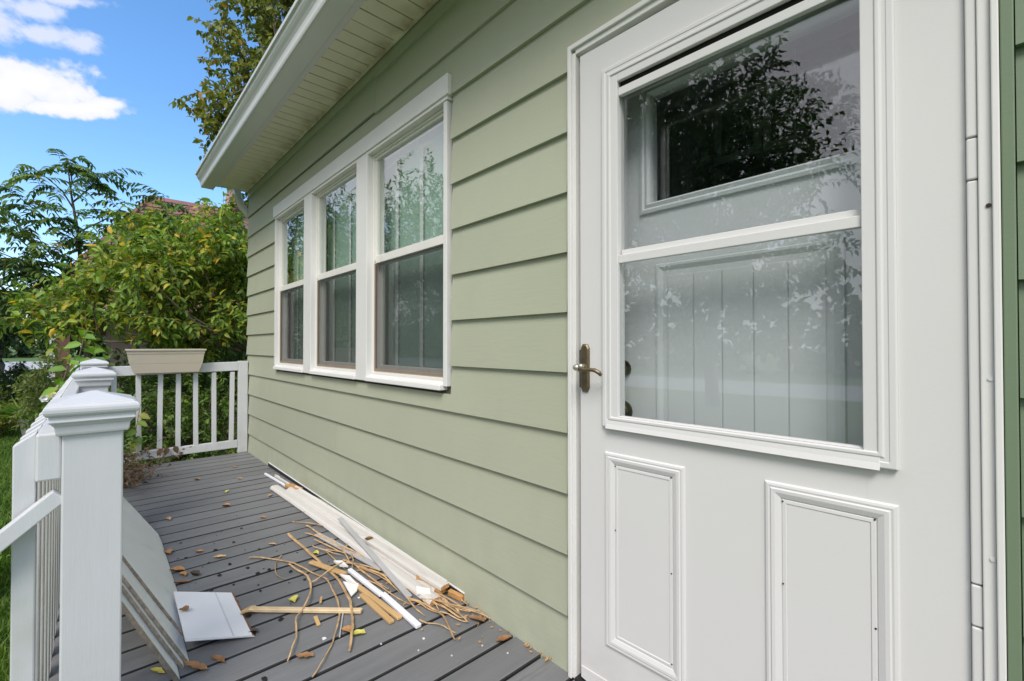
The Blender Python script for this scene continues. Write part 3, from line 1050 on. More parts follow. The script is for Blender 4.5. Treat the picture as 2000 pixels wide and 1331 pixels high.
er = empty('porch_railing', (-5.2, -0.6, 0.0), 'short white balustrade closing the far end of the deck by the house corner', 'railing')
t = MB()
t.loft([[(-5.222, y, z) for y, z in ((-1.102, 0.800), (-0.106, 0.818), (-0.106, 0.906), (-1.102, 0.884))],
        [(-5.180, y, z) for y, z in ((-1.102, 0.800), (-0.106, 0.818), (-0.106, 0.906), (-1.102, 0.884))]])
t.build('top_rail', M['railwhite'], er, bevel=0.004)
t = MB()
t.box(-5.222, -5.180, -1.102, -0.106, 0.055, 0.130)
t.build('bottom_rail', M['railwhite'], er, bevel=0.004)
t = MB()
t.box(-5.225, -5.180, -0.105, -0.020, 0.0, 0.912)
t.build('post', M['railwhite'], er, bevel=0.004)
first = None
for y in (-1.03, -0.865, -0.722, -0.585, -0.447, -0.302, -0.160):
    if first is None:
        b = MB()
        b.box(-0.019, 0.019, -0.0185, 0.0185, 0.128, 0.806)
        first = o = b.build('baluster', M['railwhite'], er, bevel=0.003)
    else:
        o = first.copy()
        COL.objects.link(o)
    o.location = Vector((-5.2, y, 0.0)) - er.location
    o.rotation_euler = (random.uniform(-0.012, 0.012), 0, 0)

sr = empty('stair_railing', (-1.53, -1.6, -0.2), 'white handrail sloping down from the nearest post towards the lawn', 'railing')
t = MB()
t.bar((-1.575, -1.219, 0.700), (-1.575, -2.05, -0.04), 0.036, 0.036)
t.build('handrail', M['railwhite'], sr, bevel=0.003)
t = MB()
t.bar((-1.575, -1.219, 0.19), (-1.575, -2.05, -0.55), 0.036, 0.036)
t.build('bottom_rail', M['railwhite'], sr, bevel=0.003)
t = MB()
t.box(-1.620, -1.530, -2.14, -2.05, GZ, 0.10)
t.build('post', M['railwhite'], sr, bevel=0.004)

# ------------------------------------------------------------------ window blinds behind each unit
for (wx0, wx1), tapes, nm in (((-4.40, -3.62), (-4.45 + 0.12, -4.14, -3.86), 'pale slatted blind hanging behind the window nearest the house corner'),
                              ((-3.47, -2.66), (-3.33, -3.05, -2.78), 'pale slatted blind hanging behind the middle window of the three'),
                              ((-2.56, -1.72), (-2.39, -2.122, -1.85), 'pale slatted blind hanging behind the window nearest the door')):
    b = empty('window_blind', ((wx0 + wx1) / 2, 0.14, 2.16), nm, 'blind', 'blinds behind the triple window')
    t = MB()
    t.box(wx0, wx1, 0.115, 0.155, 2.13, 2.18)
    t.build('head_rail', M['blind'], b)
    t = MB()
    for k in range(54):
        z = 2.12 - 0.0225 * k
        t.add([(wx0, 0.137, z - 0.0125), (wx1, 0.137, z - 0.0125), (wx1, 0.130, z + 0.0130), (wx0, 0.130, z + 0.0130)], [(0, 1, 2, 3)])
    tag(t.build('slats', M['blind'], b, fix=False), kind='stuff')
    for x in tapes:
        t = MB()
        t.box(x - 0.018, x + 0.018, 0.1265, 0.1275, 0.92, 2.13)
        t.build('ladder_tape', M['tape'], b)
        t = MB()
        for k in range(26):
            z = 2.10 - 0.045 * k
            t.box(x + 0.021, x + 0.0255, 0.1245, 0.1262, z - 0.014, z + 0.014)
        t.build('cord', M['cord'], b)

cab = empty('kitchen_cabinet', (-1.05, 1.75, 2.148), 'pale panelled wall cabinet seen inside through the door glass', 'cabinet')
t = MB()
t.box(-1.20, -0.657, 1.602, 1.95, 2.148, 2.48)
t.box(-0.6565, -0.49, 1.22, 1.95, 1.92, 2.48)
t.build('carcass', M['cabpanel'], cab)
for x0, x1 in ((-1.19, -0.93), (-0.92, -0.665)):
    t = MB()
    for a, b, c, d in ((x0, x1, 2.152, 2.19), (x0, x1, 2.44, 2.478), (x0, x0 + 0.04, 2.191, 2.439), (x1 - 0.04, x1, 2.191, 2.439)):
        t.box(a, b, 1.58, 1.60, c, d)
    t.build('cabinet_door', M['cabinet'], cab)
t = MB()
for a, b, c, d in ((1.24, 1.58, 1.925, 1.965), (1.24, 1.58, 2.42, 2.46), (1.24, 1.28, 1.966, 2.419), (1.54, 1.58, 1.966, 2.419)):
    t.box(-0.672, -0.658, a, b, c, d)
t.build('cabinet_door', M['cabinet'], cab)

# ------------------------------------------------------------------ trough planter astride the end railing
pl_ = empty('trough_planter', (-5.19, -0.675, 0.82), 'empty beige plastic trough planter sitting astride the far white railing', 'planter')
t = MB()


def trough(z, xin, xout, yl, yr):
    return [(-5.20 + xout, yl, z), (-5.20 + xin, yl, z), (-5.20 + xin, yr, z), (-5.20 + xout, yr, z)]


HO = 0.0
body = []
for z, hx, yl, yr in ((0.905, 0.098, -0.935, -0.413), (0.990, 0.108, -0.948, -0.402), (0.992, 0.111, -0.951, -0.399), (1.020, 0.113, -0.953, -0.396)):
    body.append([(-5.2 - hx, yl, z), (-5.2 + hx, yl, z), (-5.2 + hx, yr, z), (-5.2 - hx, yr, z)])
for z, hx, yl, yr in ((1.020, 0.122, -0.962, -0.387), (1.034, 0.122, -0.962, -0.387), (1.035, 0.110, -0.950, -0.399), (0.965, 0.103, -0.943, -0.406)):
    body.append([(-5.2 - hx, yl, z), (-5.2 + hx, yl, z), (-5.2 + hx, yr, z), (-5.2 - hx, yr, z)])
t.loft(body)
for x0, x1, x2, x3 in ((0.030, 0.0975, 0.032, 0.088), (-0.0975, -0.030, -0.088, -0.032)):
    t.loft([[(-5.2 + x2, -0.905, 0.822), (-5.2 + x3, -0.905, 0.822), (-5.2 + x3, -0.440, 0.822), (-5.2 + x2, -0.440, 0.822)],
            [(-5.2 + x0, -0.9345, 0.9049), (-5.2 + x1, -0.9345, 0.9049), (-5.2 + x1, -0.4135, 0.9049), (-5.2 + x0, -0.4135, 0.9049)]])
t.build('trough', M['planter'], pl_, bevel=0.003)
t = MB()
t.box(-5.295, -5.105, -0.938, -0.411, 0.9655, 0.972)
t.build('soil', M['soil'], pl_)

# ------------------------------------------------------------------ boards leaning on the railing, loose panel
def leaning(name, pts, th, label, m, edge, group=None):
    """sheet material given by its outline on the leaning plane"""
    P = [Vector(p) for p in pts]
    n = (P[1] - P[0]).cross(P[-1] - P[0]).normalized()
    if n.y < 0:
        n = -n
    t = MB()
    k = len(P)
    front = [p + n * 0.0 for p in P]
    back = [p - n * th for p in P]
    t.add(front, [tuple(range(k))], 0)
    t.add(back, [tuple(range(k - 1, -1, -1))], 0)
    for i in range(k):
        j = (i + 1) % k
        a, b, c, d = front[i], front[j], back[j], back[i]
        sub_ = 10
        for q in range(sub_):     # torn, uneven edge
            f0, f1 = q / sub_, (q + 1) / sub_
            t.add([a.lerp(b, f0), a.lerp(b, f1), d.lerp(c, f1), d.lerp(c, f0)], [(0, 1, 2, 3)], 1)
    o = t.build(name, [m, edge], None, fix=True)
    return tag(o, label, 'board', group)


GRP = 'scrap panels leaning on the railing'


def lean(y0, x_near, x_far, up, skew=2.35):
    """foot along the deck at y0, top edge 'up' metres nearer the rail (Y -), skewed ends"""
    dy = up
    z = up * 1.33
    zf = 0.004
    return [(x_near, y0, zf), (x_far, y0 + 0.02, zf), (x_far - skew * dy, y0 - dy, z), (x_near - skew * dy, y0 - dy, z)]


p1 = lean(-0.905, -2.03, -3.16, 0.27)
p1 = [p1[0], (-2.45, -0.888, 0.004), (-3.10, -0.884, 0.004), (-3.20, -0.892, 0.02), p1[2], p1[3]]
leaning('scrap_panel', p1, 0.010, 'large pale panel leaning on the railing, uppermost of the stack, its edge torn', M['panel'], M['paneledge'], GRP)
leaning('scrap_panel', lean(-0.918, -1.862, -2.95, 0.24), 0.010, 'pale panel leaning on the railing directly under the large uppermost one', M['panel'], M['paneledge'], GRP)
leaning('scrap_panel', lean(-0.934, -1.845, -2.85, 0.23), 0.009, 'thin pale panel in the leaning stack showing only its rough edge', M['panel'], M['paneledge'], GRP)
leaning('scrap_panel', lean(-0.952, -1.785, -2.80, 0.22), 0.014, 'lowest pale panel of the leaning stack with its frayed end nearest the post', M['panel'], M['paneledge'], GRP)
t = MB()
q = [Vector(p) for p in ((-2.326, -0.913, 0.055), (-2.249, -0.722, 0.012), (-1.868, -0.729, 0.012), (-1.925, -0.922, 0.055))]
qd = [p + Vector((0, 0.010 * (i in (1, 2)), -0.010)) for i, p in enumerate(q)]
t.add(q, [(0, 1, 2, 3)], 0)
t.add(qd, [(3, 2, 1, 0)], 0)
for i, mi in ((0, 0), (1, 1), (2, 0), (3, 0)):
    j = (i + 1) % 4
    t.add([q[i], q[j], qd[j], qd[i]], [(0, 1, 2, 3)], mi)
# the scored line across it: a shallow V
a0, a1 = q[0].lerp(q[1], 0.71), q[3].lerp(q[2], 0.71)
off = Vector((0.0, 0.0025, 0.0))
t.add([a0 - off + Vector((0, 0, .0012)), a1 - off + Vector((0, 0, .0012)), a1 + off + Vector((0, 0, .0008)), a0 + off + Vector((0, 0, .0008))], [(0, 1, 2, 3)], 2)
tag(t.build('loose_panel', [M['panelwhite'], M['rustedge'], M['scoreline']]), 'small square white panel lying tilted beside the leaning stack', 'board')

# ------------------------------------------------------------------ old casing boards stacked along the wall
def casing(name, p0, p1, prof, label, raw=True, m=None, z=0.0):
    """long moulded board: prof = (sideways from wall side, height)"""
    p0, p1 = Vector(p0), Vector(p1)
    tt = (p1 - p0).normalized()
    side = Vector((tt.y, -tt.x, 0))
    if side.y > 0:
        side = -side
    t = MB()
    rings = []
    for f in (0.0, 0.006, 0.25, 0.5, 0.75, 0.994, 1.0):
        c = p0.lerp(p1, f)
        wob = 0.004 * math.sin(f * 5.0 + p0.x)
        rings.append([c + side * (s + wob) + Vector((0, 0, h)) for s, h in prof])
    n = len(prof)
    t.loft(rings[1:-1], caps=False, mi=0)
    t.loft(rings[:2], caps=False, mi=0)
    t.loft(rings[-2:], caps=False, mi=0)
    t.add(rings[0], [tuple(range(n - 1, -1, -1))], 1)
    t.add(rings[-1], [tuple(range(n))], 1)
    o = t.build(name, [m or M['scrapwhite'], M['rawwood']], None, bevel=0.0)
    return tag(o, label, 'board', 'old boards stacked along the wall')


cas = [(0.0, 0.0), (0.074, 0.0), (0.076, 0.010), (0.070, 0.024), (0.060, 0.024), (0.056, 0.030), (0.036, 0.031), (0.034, 0.028), (0.014, 0.028), (0.0, 0.034)]
casing('casing_board', (-3.52, -0.070, 0.004), (-1.655, -0.022, 0.004), [(s * 0.95 - 0.002, h * 1.25) for s, h in cas], 'widest white moulded casing board lying closest along the green wall', z=0)
casing('casing_board', (-3.70, -0.138, 0.002), (-1.60, -0.088, 0.002), [(0.0, 0.0), (0.052, 0.0), (0.058, 0.008), (0.052, 0.020), (0.040, 0.026), (0.015, 0.026), (0.0, 0.022)],
       'long white half round board lying on the deck side of the pile')
casing('casing_board', (-2.335, -0.072, 0.036), (-1.615, -0.040, 0.040), [(0.0, 0.0), (0.044, 0.0), (0.044, 0.012), (0.030, 0.017), (0.0, 0.017)],
       'short white board resting on top of the long pile near its split end')
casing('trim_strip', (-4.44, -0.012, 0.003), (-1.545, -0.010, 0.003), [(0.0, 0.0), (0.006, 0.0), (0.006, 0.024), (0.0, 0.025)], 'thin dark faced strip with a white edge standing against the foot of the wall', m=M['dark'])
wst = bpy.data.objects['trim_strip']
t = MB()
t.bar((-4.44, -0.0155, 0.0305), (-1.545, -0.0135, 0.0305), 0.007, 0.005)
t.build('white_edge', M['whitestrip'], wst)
casing('trim_strip', (-4.16, -0.105, 0.003), (-3.40, -0.078, 0.003), [(0.0, 0.0), (0.014, 0.0), (0.014, 0.010), (0.0, 0.012)], 'narrow white strip poking out of the far end of the pile', m=M['whitestrip'])
casing('trim_strip', (-4.02, -0.062, 0.004), (-3.35, -0.046, 0.004), [(0.0, 0.0), (0.018, 0.0), (0.018, 0.011), (0.0, 0.011)], 'second narrow pale strip at the far end, tight to the wall boards', m=M['scrapwhite'])


def slab(name, p0, p1, w, h, label, m, group='offcuts scattered by the wall', roll=0.0):
    t = MB()
    t.bar(p0, p1, w, h, roll=roll)
    return tag(t.build(name, m, None, bevel=min(w, h) * 0.18, seg=1), label, 'offcut', group)


slab('split_block', (-3.66, -0.083, 0.020), (-3.44, -0.072, 0.034), 0.050, 0.020, 'raw orange wood block at the far end of the white boards', M['rawwood'])
slab('split_block', (-1.80, -0.080, 0.034), (-1.625, -0.066, 0.030), 0.034, 0.034, 'raw orange split wood end of the stacked white boards', M['rawwood'])
slab('split_block', (-1.62, -0.040, 0.016), (-1.545, -0.022, 0.012), 0.020, 0.026, 'jagged brown splinter block at the near end of the boards', M['rawwood'])
slab('grey_strip', (-2.64, -0.100, 0.060), (-1.71, -0.178, 0.010), 0.026, 0.010, 'long grey strip slanting down over the white boards', M['greystrip'])
slab('grey_strip', (-2.62, -0.236, 0.012), (-2.00, -0.155, 0.014), 0.034, 0.008, 'flat grey strip lying among the thin reeds', M['greystrip'])
slab('grey_strip', (-1.94, -0.110, 0.014), (-1.585, -0.076, 0.010), 0.022, 0.012, 'short grey strip tucked under the near end of the white boards', M['greystrip'])
slab('white_strip', (-2.085, -0.277, 0.020), (-1.792, -0.262, 0.016), 0.020, 0.016, 'upper half of the broken white strip beside the tan laths', M['whitestrip'])
slab('white_strip', (-1.80, -0.254, 0.014), (-1.507, -0.254, 0.010), 0.024, 0.014, 'lower half of the broken white strip pointing at the camera side', M['whitestrip'])
slab('tan_lath', (-2.058, -0.696, 0.012), (-1.745, -0.370, 0.012), 0.022, 0.014, 'straight pale tan lath lying alone across the deck boards', M['palelath'])
slab('tan_lath', (-2.118, -0.311, 0.008), (-1.604, -0.279, 0.008), 0.022, 0.012, 'long tan lath tucked beside the broken white strip', M['lath'])
slab('tan_lath', (-1.868, -0.316, 0.007), (-1.603, -0.314, 0.007), 0.022, 0.012, 'shorter tan lath lying parallel to the longer one', M['lath'])
slab('tan_lath', (-2.31, -0.375, 0.010), (-2.06, -0.310, 0.022), 0.026, 0.010, 'stubby tan lath under the thick stick', M['lath'])
slab('tan_lath', (-1.84, -0.516, 0.006), (-1.775, -0.526, 0.006), 0.014, 0.007, 'small tan chip on the bare deck below the straight lath', M['lath'])
slab('tan_lath', (-1.948, -0.454, 0.016), (-1.915, -0.470, 0.010), 0.009, 0.006, 'tiny tan chip touching the straight lath', M['lath'])
slab('wire', (-1.79, -0.427, 0.005), (-1.654, -0.495, 0.005), 0.005, 0.005, 'thin pale wire piece lying between two curved reeds', M['greystrip'])

STICKS = [
    ('thick tan stick that bends and thins towards the camera side', [(-2.737, -0.352), (-2.365, -0.351), (-2.105, -0.347), (-1.904, -0.366), (-1.767, -0.402), (-1.647, -0.45), (-1.548, -0.504)], 0.0085, 0.012),
    ('longest curved reed, sweeping in a wide arc over the deck', [(-2.565, -0.584), (-2.446, -0.481), (-2.259, -0.419), (-2.087, -0.385), (-1.936, -0.401), (-1.811, -0.433), (-1.688, -0.495), (-1.58, -0.572), (-1.513, -0.638)], 0.0052, 0.008),
    ('S shaped reed lying over the straight tan lath', [(-2.345, -0.463), (-2.191, -0.441), (-2.048, -0.462), (-1.917, -0.53), (-1.855, -0.582), (-1.745, -0.616), (-1.635, -0.677)], 0.0052, 0.018),
    ('short reed sticking out from under the far white boards', [(-2.922, -0.273), (-2.722, -0.171), (-2.585, -0.133)], 0.005, 0.008),
    ('long reed running beside the flat grey strip', [(-2.783, -0.238), (-2.435, -0.221), (-2.231, -0.177), (-2.01, -0.147)], 0.006, 0.016),
    ('thin long reed crossing under the grey strip', [(-2.687, -0.279), (-2.446, -0.216), (-2.243, -0.19), (-2.033, -0.135)], 0.005, 0.012),
    ('reed hugging the front edge of the white boards', [(-2.958, -0.165), (-2.674, -0.139), (-2.428, -0.149)], 0.006, 0.010),
    ('reed crossing the thick stick at an angle', [(-2.098, -0.442), (-2.137, -0.335), (-2.221, -0.208)], 0.0045, 0.026),
    ('little crooked twig joining the crossing reed', [(-2.252, -0.199), (-2.171, -0.221), (-2.093, -0.263)], 0.004, 0.02),
    ('thin curled brown stem alone on the open deck', [(-2.488, -0.457), (-2.425, -0.498), (-2.316, -0.53), (-2.216, -0.515)], 0.0032, 0.005),
    ('reed curving past the near ends of the boards', [(-1.806, -0.176), (-1.697, -0.179), (-1.574, -0.156), (-1.488, -0.132), (-1.406, -0.101)], 0.005, 0.010),
    ('reed reaching closest to the foot of the wall', [(-1.655, -0.113), (-1.508, -0.076), (-1.365, -0.023)], 0.005, 0.012),
    ('reed pointing out over the deck at the near end', [(-1.636, -0.15), (-1.483, -0.16), (-1.351, -0.2)], 0.0048, 0.014),
    ('fine reed lying flat beyond the white strip end', [(-1.546, -0.229), (-1.459, -0.191), (-1.389, -0.169)], 0.004, 0.006),
    ('split reed between the crossing reed and grey strip', [(-2.214, -0.254), (-2.043, -0.209), (-1.894, -0.163)], 0.006, 0.012),
    ('longer split reed running under the grey strip end', [(-2.188, -0.239), (-2.006, -0.192), (-1.761, -0.117)], 0.006, 0.008),
    ('brown reed along the lower edge of the short white board', [(-2.08, -0.121), (-1.868, -0.089), (-1.584, -0.074)], 0.007, 0.014),
    ('flat brown reed ending at the short grey strip', [(-2.231, -0.177), (-1.989, -0.149), (-1.947, -0.104)], 0.006, 0.016),
    ('orange reed in the near tuft, uppermost', [(-1.676, -0.117), (-1.551, -0.113), (-1.402, -0.104)], 0.006, 0.02),
    ('orange reed in the near tuft, lying lowest', [(-1.618, -0.112), (-1.488, -0.115), (-1.428, -0.092)], 0.006, 0.008),
    ('tiny reed scrap beside the split reeds', [(-2.039, -0.228), (-2.058, -0.237), (-2.076, -0.245)], 0.004, 0.014),
    ('reed ending under the split wood block', [(-1.625, -0.081), (-1.55, -0.088), (-1.475, -0.092)], 0.006, 0.012),
    ('orange reed crossing over the near tuft of reeds', [(-1.66, -0.150), (-1.56, -0.120), (-1.44, -0.060)], 0.005, 0.024),
    ('pale split reed beside the longer tan lath', [(-2.02, -0.262), (-1.86, -0.232), (-1.66, -0.205)], 0.0045, 0.008),
    ('reed poking out past the thin long reed', [(-2.50, -0.20), (-2.34, -0.215), (-2.18, -0.235)], 0.0045, 0.018),
    ('short reed under the near tuft', [(-1.702, -0.184), (-1.619, -0.169), (-1.52, -0.15)], 0.005, 0.006),
]
for lab, pts, rad, z in STICKS:
    # smooth the hand-laid points a little
    P = [Vector((x, y, 0)) for x, y in pts]
    Q = []
    for i in range(len(P) - 1):
        p0_, p1_, p2_, p3_ = P[max(i - 1, 0)], P[i], P[i + 1], P[min(i + 2, len(P) - 1)]
        for s in range(5):
            f = s / 5
            Q.append(0.5 * ((2 * p1_) + (p2_ - p0_) * f + (2 * p0_ - 5 * p1_ + 4 * p2_ - p3_) * f * f + (3 * p1_ - p0_ - 3 * p2_ + p3_) * f ** 3))
    Q.append(P[-1])
    nq = len(Q)
    zz = [max(rad, z + rad + 0.004 * math.sin(i * 0.9 + len(lab)) - 0.5 * z * abs(i / (nq - 1) - 0.5) * 2) for i in range(nq)]
    t = MB()
    t.tube([(p.x + random.uniform(-.0015, .0015), p.y + random.uniform(-.0015, .0015), h) for p, h in zip(Q, zz)],
           [rad * 0.78 * (1.15 - 0.5 * i / (nq - 1)) * random.uniform(0.8, 1.15) for i in range(nq)], 5, flat=0.62)
    tag(t.build('dry_reed', M['reed'], None), lab, 'dry reed', 'dry reeds and sticks strewn on the deck')


rg2 = random.Random(17)
for k in range(22):
    x = rg2.uniform(-2.45, -1.50)
    y = -0.235 + (x + 2.45) * 0.13 + rg2.gauss(0, 0.035)
    ln = rg2.uniform(0.10, 0.34)
    a = rg2.gauss(0.12, 0.28)
    bow = rg2.uniform(-0.03, 0.03)
    rad = rg2.uniform(0.0022, 0.0048)
    z = rg2.uniform(0.006, 0.028)
    t = MB()
    pts = []
    for i in range(6):
        f = i / 5 - 0.5
        px, py = f * ln, bow * (1 - 4 * f * f)
        pts.append((x + px * math.cos(a) - py * math.sin(a), min(-0.03, y + px * math.sin(a) + py * math.cos(a)), max(rad, z * (1 - 1.2 * abs(f)) + 0.002)))
    t.tube(pts, [rad * rg2.uniform(0.8, 1.2) for _ in range(5)] + [rad * 0.25], 4, flat=0.6)
    tag(t.build('dry_reed', M[rg2.choice(['reed', 'lath', 'reed'])]), 'thin split reed tangled in the heap beside the white boards', 'dry reed', 'thin split reeds of the tangled heap')


def shard(name, pts, th, lab, m, cat='fragment', group='white fragments among the reeds', z=0.012):
    t = MB()
    n = len(pts)
    hs = [random.uniform(-0.006, 0.006) for _ in pts]
    t.loft([[(x, y, z + h) for (x, y), h in zip(pts, hs)], [(x, y, z + th + h) for (x, y), h in zip(pts, hs)]])
    return tag(t.build(name, m), lab, cat, group)


shard('white_fragment', [(-2.005, -0.340), (-1.952, -0.292), (-1.900, -0.322), (-1.874, -0.358), (-1.93, -0.350)], 0.005, 'triangular white fragment in the middle of the reeds', M['whitechip'])
shard('white_fragment', [(-1.735, -0.130), (-1.674, -0.100), (-1.64, -0.118), (-1.685, -0.158)], 0.006, 'jagged white fragment near the split board ends', M['whitechip'], z=0.024)
shard('white_fragment', [(-2.215, -0.300), (-2.19, -0.268), (-2.135, -0.262), (-2.150, -0.296)], 0.007, 'crumpled white fragment at the top of the white strip', M['whitechip'], z=0.014)
shard('white_fragment', [(-2.07, -0.330), (-2.03, -0.300), (-1.93, -0.300), (-1.96, -0.328)], 0.004, 'long pale sliver above the triangular white fragment', M['whitechip'], z=0.016)
shard('white_fragment', [(-4.05, -0.070), (-4.00, -0.048), (-3.93, -0.060)], 0.006, 'little white flake at the far tip of the boards', M['whitechip'], z=0.01)
t = MB()
rng = np.random.default_rng(5)
for k in range(110):
    x = rng.normal(-1.72, 0.20)
    y = min(-0.012, rng.normal(-0.10, 0.07))
    if rng.random() < 0.35:
        x, y = rng.uniform(-1.75, -1.05), rng.uniform(-0.045, -0.008)
    s = rng.uniform(0.003, 0.009) * (1.6 if k % 9 == 0 else 1)
    a = rng.uniform(0, math.pi)
    dx, dy = math.cos(a) * s, math.sin(a) * s
    z = rng.uniform(0.002, 0.012)
    t.loft([[(x - dx, y - dy, z), (x - dy * .3, y + dx * .3, z), (x + dx, y + dy, z + s * .3), (x + dy * .3, y - dx * .3, z)],
            [(x - dx, y - dy, z + .003), (x - dy * .3, y + dx * .3, z + .004), (x + dx, y + dy, z + s * .3 + .003), (x + dy * .3, y - dx * .3, z + .003)]])
tag(t.build('wood_splinters', M['rawwood']), 'orange splinters and crumbs along the foot of the wall', 'debris', kind='stuff')
t = MB()
for (x, y), s in zip([(-1.689, -0.538), (-1.613, -0.317), (-1.444, -0.272), (-1.862, -0.331), (-1.30, -0.25), (-1.40, -0.32), (-1.52, -0.40), (-1.18, -0.10), (-1.27, -0.14)], (8, 5, 5, 5, 3, 3, 3, 3, 3)):
    s *= 0.001
    t.loft([[(x - s, y - s * .6, 0.001), (x + s, y - s * .8, 0.001), (x + s * .7, y + s, 0.001), (x - s * .8, y + s * .7, 0.001)],
            [(x - s * .7, y - s * .5, 0.005), (x + s * .6, y - s * .6, 0.006), (x + s * .5, y + s * .7, 0.005), (x - s * .6, y + s * .5, 0.004)]])
tag(t.build('paint_flakes', M['whitechip']), 'tiny white paint flakes dotted over the deck', 'debris', kind='stuff')
SPK = [(-2.628, -0.769), (-2.652, -0.744), (-2.656, -0.738), (-2.799, -0.814), (-2.817, -0.845), (-2.801, -0.689), (-2.845, -0.598), (-3.03, -0.521), (-2.482, -0.384), (-2.572, -0.456),
       (-2.411, -0.558), (-2.383, -0.59), (-2.385, -0.539), (-2.342, -0.696), (-2.48, -0.725), (-2.294, -0.471), (-2.172, -0.448), (-2.192, -0.508), (-2.265, -0.615), (-2.357, -0.779),
       (-2.204, -0.621), (-1.614, -0.751), (-2.177, -0.717), (-2.472, -0.613), (-2.571, -0.667), (-1.92, -0.617), (-3.026, -0.809), (-2.652, -0.519), (-2.03, -0.705), (-1.89, -0.72)]
t = MB()
for i, (x, y) in enumerate(SPK + [(rng.uniform(-3.3, -2.0), rng.uniform(-0.9, -0.3)) for _ in range(40)]):
    s = rng.uniform(0.006, 0.017) if i < len(SPK) else rng.uniform(0.002, 0.006)
    a = rng.uniform(0, 6.28)
    ring = [(math.cos(a + k * 1.047) * s * rng.uniform(0.6, 1.1), math.sin(a + k * 1.047) * s * rng.uniform(0.4, 0.9)) for k in range(6)]
    t.loft([[(x + p, y + q, 0.0006) for p, q in ring], [(x + p * .6, y + q * .6, 0.0006 + s * .28) for p, q in ring]])
tag(t.build('black_specks', M['speck']), 'black berry stains and crumbs spotting the deck boards', 'debris', kind='stuff')


# fallen leaves, each one curled on its own
def leaf_obj(x, y, ln, wd, ang, m, lab, curl=0.5, z=0.003, group='fallen leaves on the deck boards'):
    t = MB()
    nu, nv = 6, 2
    vs, fs = [], []
    for i in range(nu + 1):
        u = i / nu
        w = wd * (math.sin(math.pi * min(1, u * 0.92 + 0.04)) ** 0.75) * 0.5
        if i == nu:
            w = 0.0006
        for j in range(-1, 2):
            lx = (u - 0.5) * ln
            ly = j * w * (1 + random.uniform(-0.4, 0.4)) + 0.12 * wd * math.sin(u * 4 + x * 90)
            lz = curl * (abs(j) * w * 0.9 + ((u - 0.5) * ln) ** 2 * 5.0) + random.uniform(0, 0.0015)
            vs.append((x + lx * math.cos(ang) - ly * math.sin(ang), y + lx * math.sin(ang) + ly * math.cos(ang), z + lz))
    for i in range(nu):
        for j in range(2):
            a = i * 3 + j
            fs.append((a, a + 3, a + 4, a + 1))
    t.add(vs, fs)
    o = t.build('fallen_leaf', m, fix=False, smooth=True)
    return tag(o, lab, 'leaf', group)


